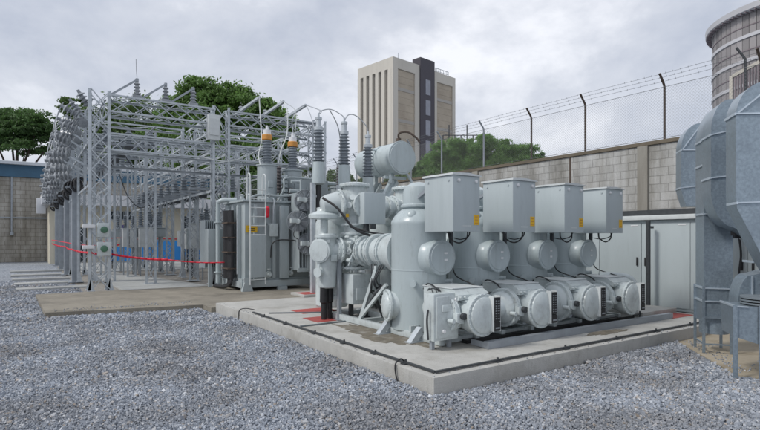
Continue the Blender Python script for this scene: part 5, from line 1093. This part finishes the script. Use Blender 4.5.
tree('bush', 'bright green leafy bush spilling above the block wall', (g0.x, g0.y, 0),
     [BL_(470, 160, 22.5, 26, 17, w=1), BL_(434, 165, 23, 19, 14, w=.8), BL_(420, 172, 23, 9, 9, w=.3), BL_(452, 152, 22.5, 18, 12, w=.7), BL_(492, 148, 22, 20, 11, w=.8), BL_(520, 156, 22, 18, 11, w=.8), BL_(540, 156, 22, 6, 5, w=.15), BL_(500, 168, 22, 34, 12, w=1.1), BL_(478, 143, 22.5, 9, 6, w=.25), BL_(450, 178, 22.5, 34, 12, w=.9)], 9500, .052, 42, LB, .12)
g0 = W(340, 238, 34)
tree('bush', 'low scrubby bush between the bushings, behind the transformers', (g0.x, g0.y, 0), [BL_(340, 178, 34, 16, 9, w=1), BL_(310, 176, 34, 12, 9, w=.8), BL_(362, 184, 34, 12, 9, w=.7), BL_(325, 190, 34, 30, 10, w=1), BL_(395, 182, 34, 18, 9, w=.6)], 2200, .09, 26, LO, .08)
g0 = W(255, 238, 43)
tree('bush', 'dark undergrowth below the large tree, behind the transformer', (g0.x, g0.y, 0), [BL_(255, 195, 43, 34, 20, w=1.4), BL_(225, 200, 43, 20, 16, w=.8), BL_(290, 195, 43, 22, 18, w=.9)], 5000, .14, 40, LD, .12)

# ------------------------------------------------------------------ world, sun, camera
w = bpy.data.worlds.new('World'); scene.world = w; w.use_nodes = True; nt = w.node_tree; N = nt.nodes; L = nt.links; N.clear()
SUN_EL, SUN_AZ = radians(46), radians(-80)   # azimuth from +Y clockwise
sky = N.new('ShaderNodeTexSky'); sky.sky_type = 'NISHITA'; sky.sun_disc = False; sky.sun_elevation = SUN_EL; sky.sun_rotation = SUN_AZ; sky.air_density = 1.2; sky.dust_density = 3
bg1 = N.new('ShaderNodeBackground'); bg1.inputs['Strength'].default_value = 0.10; L.new(sky.outputs[0], bg1.inputs[0])
tc = N.new('ShaderNodeTexCoord'); mp = N.new('ShaderNodeMapping'); mp.inputs['Scale'].default_value = (1, 1, 1.7); mp.inputs['Location'].default_value = (.4, .1, .35); L.new(tc.outputs['Generated'], mp.inputs[0])
n1 = N.new('ShaderNodeTexNoise'); n1.inputs['Scale'].default_value = 3.3; n1.inputs['Detail'].default_value = 8; n1.inputs['Roughness'].default_value = .58; n1.inputs['Distortion'].default_value = .1; L.new(mp.outputs[0], n1.inputs['Vector'])
rp = N.new('ShaderNodeValToRGB'); e = rp.color_ramp.elements; e[0].position = .33; e[0].color = (.54, .585, .69, 1); e[1].position = .66; e[1].color = (1.0, 1.02, 1.08, 1); x = e.new(.50); x.color = (.70, .735, .82, 1); L.new(n1.outputs['Fac'], rp.inputs[0])
bg2 = N.new('ShaderNodeBackground'); bg2.inputs['Strength'].default_value = 0.84; L.new(rp.outputs[0], bg2.inputs[0])
mx = N.new('ShaderNodeMixShader'); mx.inputs[0].default_value = .92; L.new(bg1.outputs[0], mx.inputs[1]); L.new(bg2.outputs[0], mx.inputs[2])
out = N.new('ShaderNodeOutputWorld'); L.new(mx.outputs[0], out.inputs[0])
sl = bpy.data.lights.new('sun', 'SUN'); sl.energy = 1.5; sl.angle = radians(10); sl.color = (1, .97, .92); so = bpy.data.objects.new('sun', sl); COL.objects.link(so)
sd = Vector((sin(SUN_AZ)*cos(SUN_EL), cos(SUN_AZ)*cos(SUN_EL), sin(SUN_EL))); so.rotation_euler = (-sd).to_track_quat('-Z', 'Y').to_euler(); so.location = (0, 0, 40)
cam = bpy.data.cameras.new('camera'); co = bpy.data.objects.new('camera', cam); COL.objects.link(co); scene.camera = co
cam.sensor_fit = 'HORIZONTAL'; cam.sensor_width = 36; cam.lens = 36*521/760; cam.shift_y = 23/760; cam.clip_start = .05; cam.clip_end = 2000
co.location = (0, 0, 1.7); co.rotation_euler = (radians(90), 0, radians(-34.1))
scene.view_settings.view_transform = 'Standard'; scene.view_settings.look = 'None'; scene.view_settings.exposure = 0.27; scene.view_settings.gamma = 1
